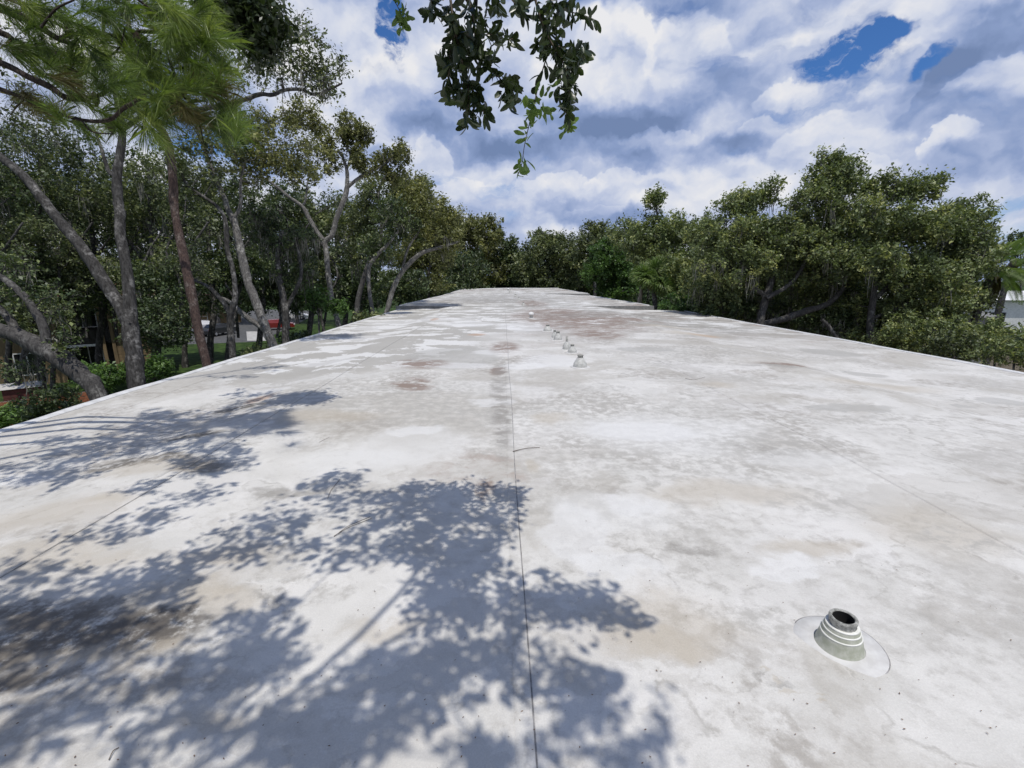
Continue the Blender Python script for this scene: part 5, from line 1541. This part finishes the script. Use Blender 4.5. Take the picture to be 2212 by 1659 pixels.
# ------------------------------------------------------------------ pine boughs reaching in from the left
pn = empty('pine_tree', (-9.0, 2.2, GROUND), 'near pine whose green needled boughs fill the upper left corner', 'tree')
pz = 3.7
PB = [
    [(-260, -40, 30), (-120, -20, 26), (0, 18, 20), (44, 35, 18), (88, 59, 15), (123, 82, 11), (170, 100, 7)],
    [(-200, 10, 20), (0, 70, 13), (35, 91, 12), (118, 112, 10), (176, 126, 8), (230, 130, 5)],
    [(-200, 60, 22), (0, 135, 14), (59, 165, 13), (109, 188, 14), (147, 212, 12), (206, 209, 9), (253, 182, 8), (285, 156, 6), (300, 110, 4)],
    [(-120, 150, 16), (29, 203, 8), (88, 232, 8), (176, 259, 7), (235, 259, 8), (265, 235, 9), (295, 218, 8), (330, 190, 5)],
    [(123, 82, 8), (200, 70, 8), (265, 80, 8), (300, 68, 8), (345, 66, 7), (341, 35, 6)],
    [(285, 156, 5), (330, 190, 6), (385, 229, 6), (426, 253, 6), (470, 270, 5), (500, 240, 3)],
    [(345, 66, 7), (362, 120, 6), (385, 180, 6), (400, 215, 4)],
    [(341, 35, 6), (300, 0, 6), (250, -30, 5)], [(345, 60, 5), (400, 30, 5), (430, 10, 4), (440, 60, 3)],
    [(426, 253, 4), (435, 285, 3), (440, 310, 2)], [(176, 259, 4), (200, 285, 4), (245, 290, 3)], [(230, 130, 4), (260, 100, 4), (270, 60, 3)],
    [(400, 30, 4), (450, 90, 4), (465, 130, 3)], [(118, 112, 5), (150, 150, 4), (200, 160, 3)], [(88, 59, 6), (120, 20, 5), (160, 0, 4)], [(385, 180, 4), (430, 190, 4), (475, 190, 3)]]
pine_paths = [stem_world([px4(a, b, pz + .25 * math.sin(i * 1.7), w) for a, b, w in st], 4) for i, st in enumerate(PB)]
tr_ = stem_world([(-9.0, 2.2, GROUND - .05, .24), (-8.9, 2.2, -1, .21), (-8.8, 2.3, 3.5, .19), (-8.8, 2.3, 8, .15), (-8.7, 2.3, 12, .08)])
conn = [stem_world([(-8.8, 2.3, 3.0 + i * .9, .06), (*((np.array((-8.8, 2.3, 3.2 + i * .8)) + p[0, :3]) / 2 + (0, 0, .3)), .05), (*p[0, :3], p[0, 3])]) for i, p in enumerate(pine_paths[:4])]
V, Fq = tubes([tr_] + conn, 8, .05)
link('trunk', mesh_np('trunk', V, Fq, True), pn, M_PINEB, None, True)
for i, p in enumerate(pine_paths):
    V, Fq = tubes([p], 6, .08)
    link('branch', mesh_np('branch', V, Fq, True), pn, M_PINED, None, True)


def tuft(c, ax, n, L, spread=.9, droop=.25):
    """needles spraying from a shoot; returns tri verts"""
    t = rng.uniform(-.10, .05, n)[:, None]
    d = unit(unit(ax) * .9 + rng.normal(size=(n, 3)) * spread * .55)
    s = c + unit(ax) * t
    ln = L * rng.uniform(.7, 1.1, n)[:, None]
    mid = s + d * ln * .55
    tip = s + d * ln + np.array((0, 0, -1.0)) * droop * ln * rng.uniform(.3, 1, n)[:, None]
    w = unit(np.cross(d, rng.normal(size=(n, 3)))) * .0011
    V = np.stack([s - w, s + w, mid + w * .9, tip, mid - w * .9], 1)
    return V


tg = []; tb = []
tufts = [(60, 20, 1), (100, 10, 1), (140, 30, 1), (180, 20, 1), (190, 55, 1), (230, 30, 1), (250, 70, 1), (280, 20, 1), (330, 10, 1), (350, 30, 1), (380, 10, 1), (400, 40, 1), (430, 20, 1), (440, 60, 1), (460, 100, 1), (465, 140, 1), (420, 90, 1), (380, 90, 1), (400, 130, 1),
         (360, 60, 1), (300, 90, 0), (270, 110, 1), (240, 130, 1), (200, 110, 1), (170, 130, 1), (150, 100, 1), (120, 130, 1), (100, 100, 1), (70, 110, 1), (60, 60, 1), (200, 160, 1), (230, 180, 1), (260, 170, 1), (290, 150, 1), (320, 170, 1), (340, 200, 1), (300, 200, 1),
         (350, 150, 1), (370, 210, 1), (150, 175, 1), (110, 160, 0), (90, 230, 0), (130, 250, 1), (180, 265, 1), (220, 250, 1), (240, 290, 1), (260, 275, 1), (200, 290, 1), (300, 250, 1), (330, 240, 1), (385, 225, 0), (420, 250, 0), (440, 290, 1), (470, 270, 1), (500, 240, 1), (480, 290, 0),
         (440, 310, 0), (475, 195, 0), (450, 180, 0), (430, 160, 0), (410, 190, 0), (500, 280, 1), (330, 280, 1), (160, 210, 0), (50, 90, 0), (30, 110, 0), (40, 210, 0), (270, 230, 1), (310, 120, 1), (220, 90, 1), (20, 10, 1)]
for (px, py, green) in tufts:
    if py > 285: continue
    for _ in range(2 + (px > 300)):
        zz = pz + rng.normal(0, .22)
        c = P(px + rng.normal(0, 12), py + rng.normal(0, 10), zz)
        ax = unit(CRX * rng.uniform(.2, 1.0) + np.array((0, 0, -1)) * rng.uniform(-.2, .7) + rng.normal(size=3) * .45)
        (tg if (green and rng.uniform() > .04) or rng.uniform() > .6 else tb).append(tuft(c, ax, 170, rng.uniform(.17, .27)))
for lst, mt_, tb_, nm in ((tg, L_PINE, .5, 'needles'), (tb, L_PINEDRY, .5, 'dry_needles')):
    Vn = np.vstack(lst); m_ = len(Vn)
    tint_ = np.repeat(np.clip(tb_ + rng.normal(0, .22, len(lst)), 0, 1), len(Vn) // len(lst)) + rng.normal(0, .1, m_)
    me = mesh_np(nm, Vn.reshape(-1, 3), np.arange(5 * m_).reshape(-1, 5), False, np.clip(tint_, 0, 1))
    link(nm, me, pn, mt_, None, True)
# cones
for (px, py) in ((206, 205), (240, 265), (297, 75), (148, 60)):
    c = P(px, py + 8, pz - .05)
    mb = MB().lathe([(.004, .05), (.022, .03), (.028, 0), (.022, -.03), (.006, -.055)], 10, wob=.08)
    o = mb.build('pine_cone', M_PINEB, pn, True)
    o.location = tuple(c - np.array(pn.location))


# darker undergrowth and crowns closing the gaps behind the far roof end
for (px, z, lab) in ((1000, 74, 'dark crown low behind the olive oak at the far roof end'), (1060, 88, 'dark crown low behind the wispy-topped oak'), (1130, 92, 'dark crown just left of the bluish-green oak'),
                     (1240, 90, 'dark crown between the bluish-green oak and the twiggy oak'), (1330, 86, 'dark crown behind the rounded bright green tree')):
    tree('oak_tree', lab, group='low dark trees beyond the roof end', stems=[[(px, 640, z, 8), (px, 600, z, 6), (px, 560, z, 3)]],
         blobs=[(px, 580, 60, 40, z, 4, 110, .1), (px, 625, 66, 26, z, 4, 80, .1)], per=46, spread=1.3, lmat=L_DARK, bmat=M_BARKD, tint=.4)

tree('oak_tree', 'olive oak standing left of the far roof, behind the arching oak', group='trees beyond the far end of the roof', stems=[
    S(50, (925, 650, 8), (925, 600, 7), (930, 550, 5), (930, 500, 3))],
    blobs=[(925, 490, 46, 40, 50, 2.0, 90, .05), (905, 550, 60, 46, 50, 2.4, 110, .05), (950, 560, 30, 40, 52, 1.6, 60, .05), (900, 615, 70, 34, 50, 2.4, 90, .05)],
    per=70, spread=.8, lmat=L_OLIVE, bmat=M_BARKD, moss=20, tint=.42)
for (px, py, rx, ry, z, n, lm, lab) in (
        (150, 610, 110, 50, 24, 80, L_OAK, 'low leafy oak filling the space below the forked oak and its left stem'),
        (360, 620, 60, 60, 24, 60, L_DARK, 'low dark oak behind the foot of the reddish pine'),
        (60, 520, 120, 50, 22, 70, L_OAK, 'leafy oak crown under the left stem at the picture edge'),
        (530, 560, 60, 50, 30, 60, L_DARK, 'low dark oak behind the leaning pale oak'),
        (780, 610, 70, 50, 36, 80, L_DARK, 'low dark oak behind the short curved trunk'),
        (870, 620, 60, 40, 40, 70, L_DARK, 'low dark oak behind the foot of the arching oak'),
        (345, 700, 56, 60, 22, 80, L_DARK, 'dark leafy understory tree right of the tan house, between the forked oak and the pine'),
        (70, 690, 70, 40, 21, 50, L_OAK, 'leafy understory tree behind the massive leaning trunk')):
    tree('oak_tree', lab, group='low oaks under the taller left-hand trees', stems=[[(px - 20, py + ry + 40, z, .3 * 1000 / z), (px, py + ry * .5, z, .25 * 1000 / z), (px + 8, py - ry * .3, z, .12 * 1000 / z)]],
         blobs=[(px, py, rx, ry, z, 1.8, n, .05)], per=84, spread=.6, lmat=lm, bmat=M_BARKD, moss=16, tint=.42)

for (px, py, rx, ry, z, n, lm, lab) in (
        (1500, 590, 80, 50, 31, 100, L_RIGHT, 'mid-height oak crown between the spire oak and the broad right-hand oak'),
        (1720, 560, 70, 50, 26, 90, L_RIGHT, 'leafy crown filling the dip between the two broad right-hand oaks'),
        (2060, 640, 60, 50, 25, 70, L_OAK, 'leafy crown low behind the right flank of the largest oak'),
        (1260, 600, 50, 36, 84, 90, L_OAK, 'mid-green crown left of the rounded bright green tree'),
        (1390, 560, 50, 50, 60, 100, L_OAK, 'mid-green crown behind the wooden pole and fan palm')):
    tree('oak_tree', lab, group='oaks filling the right-hand tree line', stems=[[(px - 10, py + ry + 30, z, .3 * 1000 / z), (px, py + ry * .5, z, .25 * 1000 / z), (px + 8, py - ry * .3, z, .12 * 1000 / z)]],
         blobs=[(px, py, rx, ry, z, 2.0, n, .05)], per=84, spread=.6 * max(1, z / 40), lmat=lm, bmat=M_BARKD, moss=20, tint=.48)

for (px, py, rx, ry, z, n, lab) in (
        (1540, 655, 60, 30, 27, 60, 'moss-hung thicket under the left flank of the broad right-hand oak'),
        (1650, 680, 70, 30, 25.5, 60, 'moss-hung thicket behind the low limb of the broad right-hand oak'),
        (1800, 700, 80, 34, 24, 70, 'moss-hung thicket between the trunks of the two right-hand oaks'),
        (1940, 720, 80, 40, 22.5, 70, 'moss-hung thicket at the foot of the largest right-hand oak')):
    tree('understory_oak', lab, 'small tree', group='thickets under the right-hand oaks', stems=[[(px - 10, py + ry + 20, z, .22 * 1000 / z), (px, py + ry * .3, z, .18 * 1000 / z), (px + 8, py - ry * .5, z, .10 * 1000 / z)]],
         blobs=[(px, py, rx, ry, z, 1.2, n, .05)], per=54, spread=.5, lmat=L_DARK, bmat=M_BARK, moss=110, tint=.45, mosslen=(.5, 1.8))
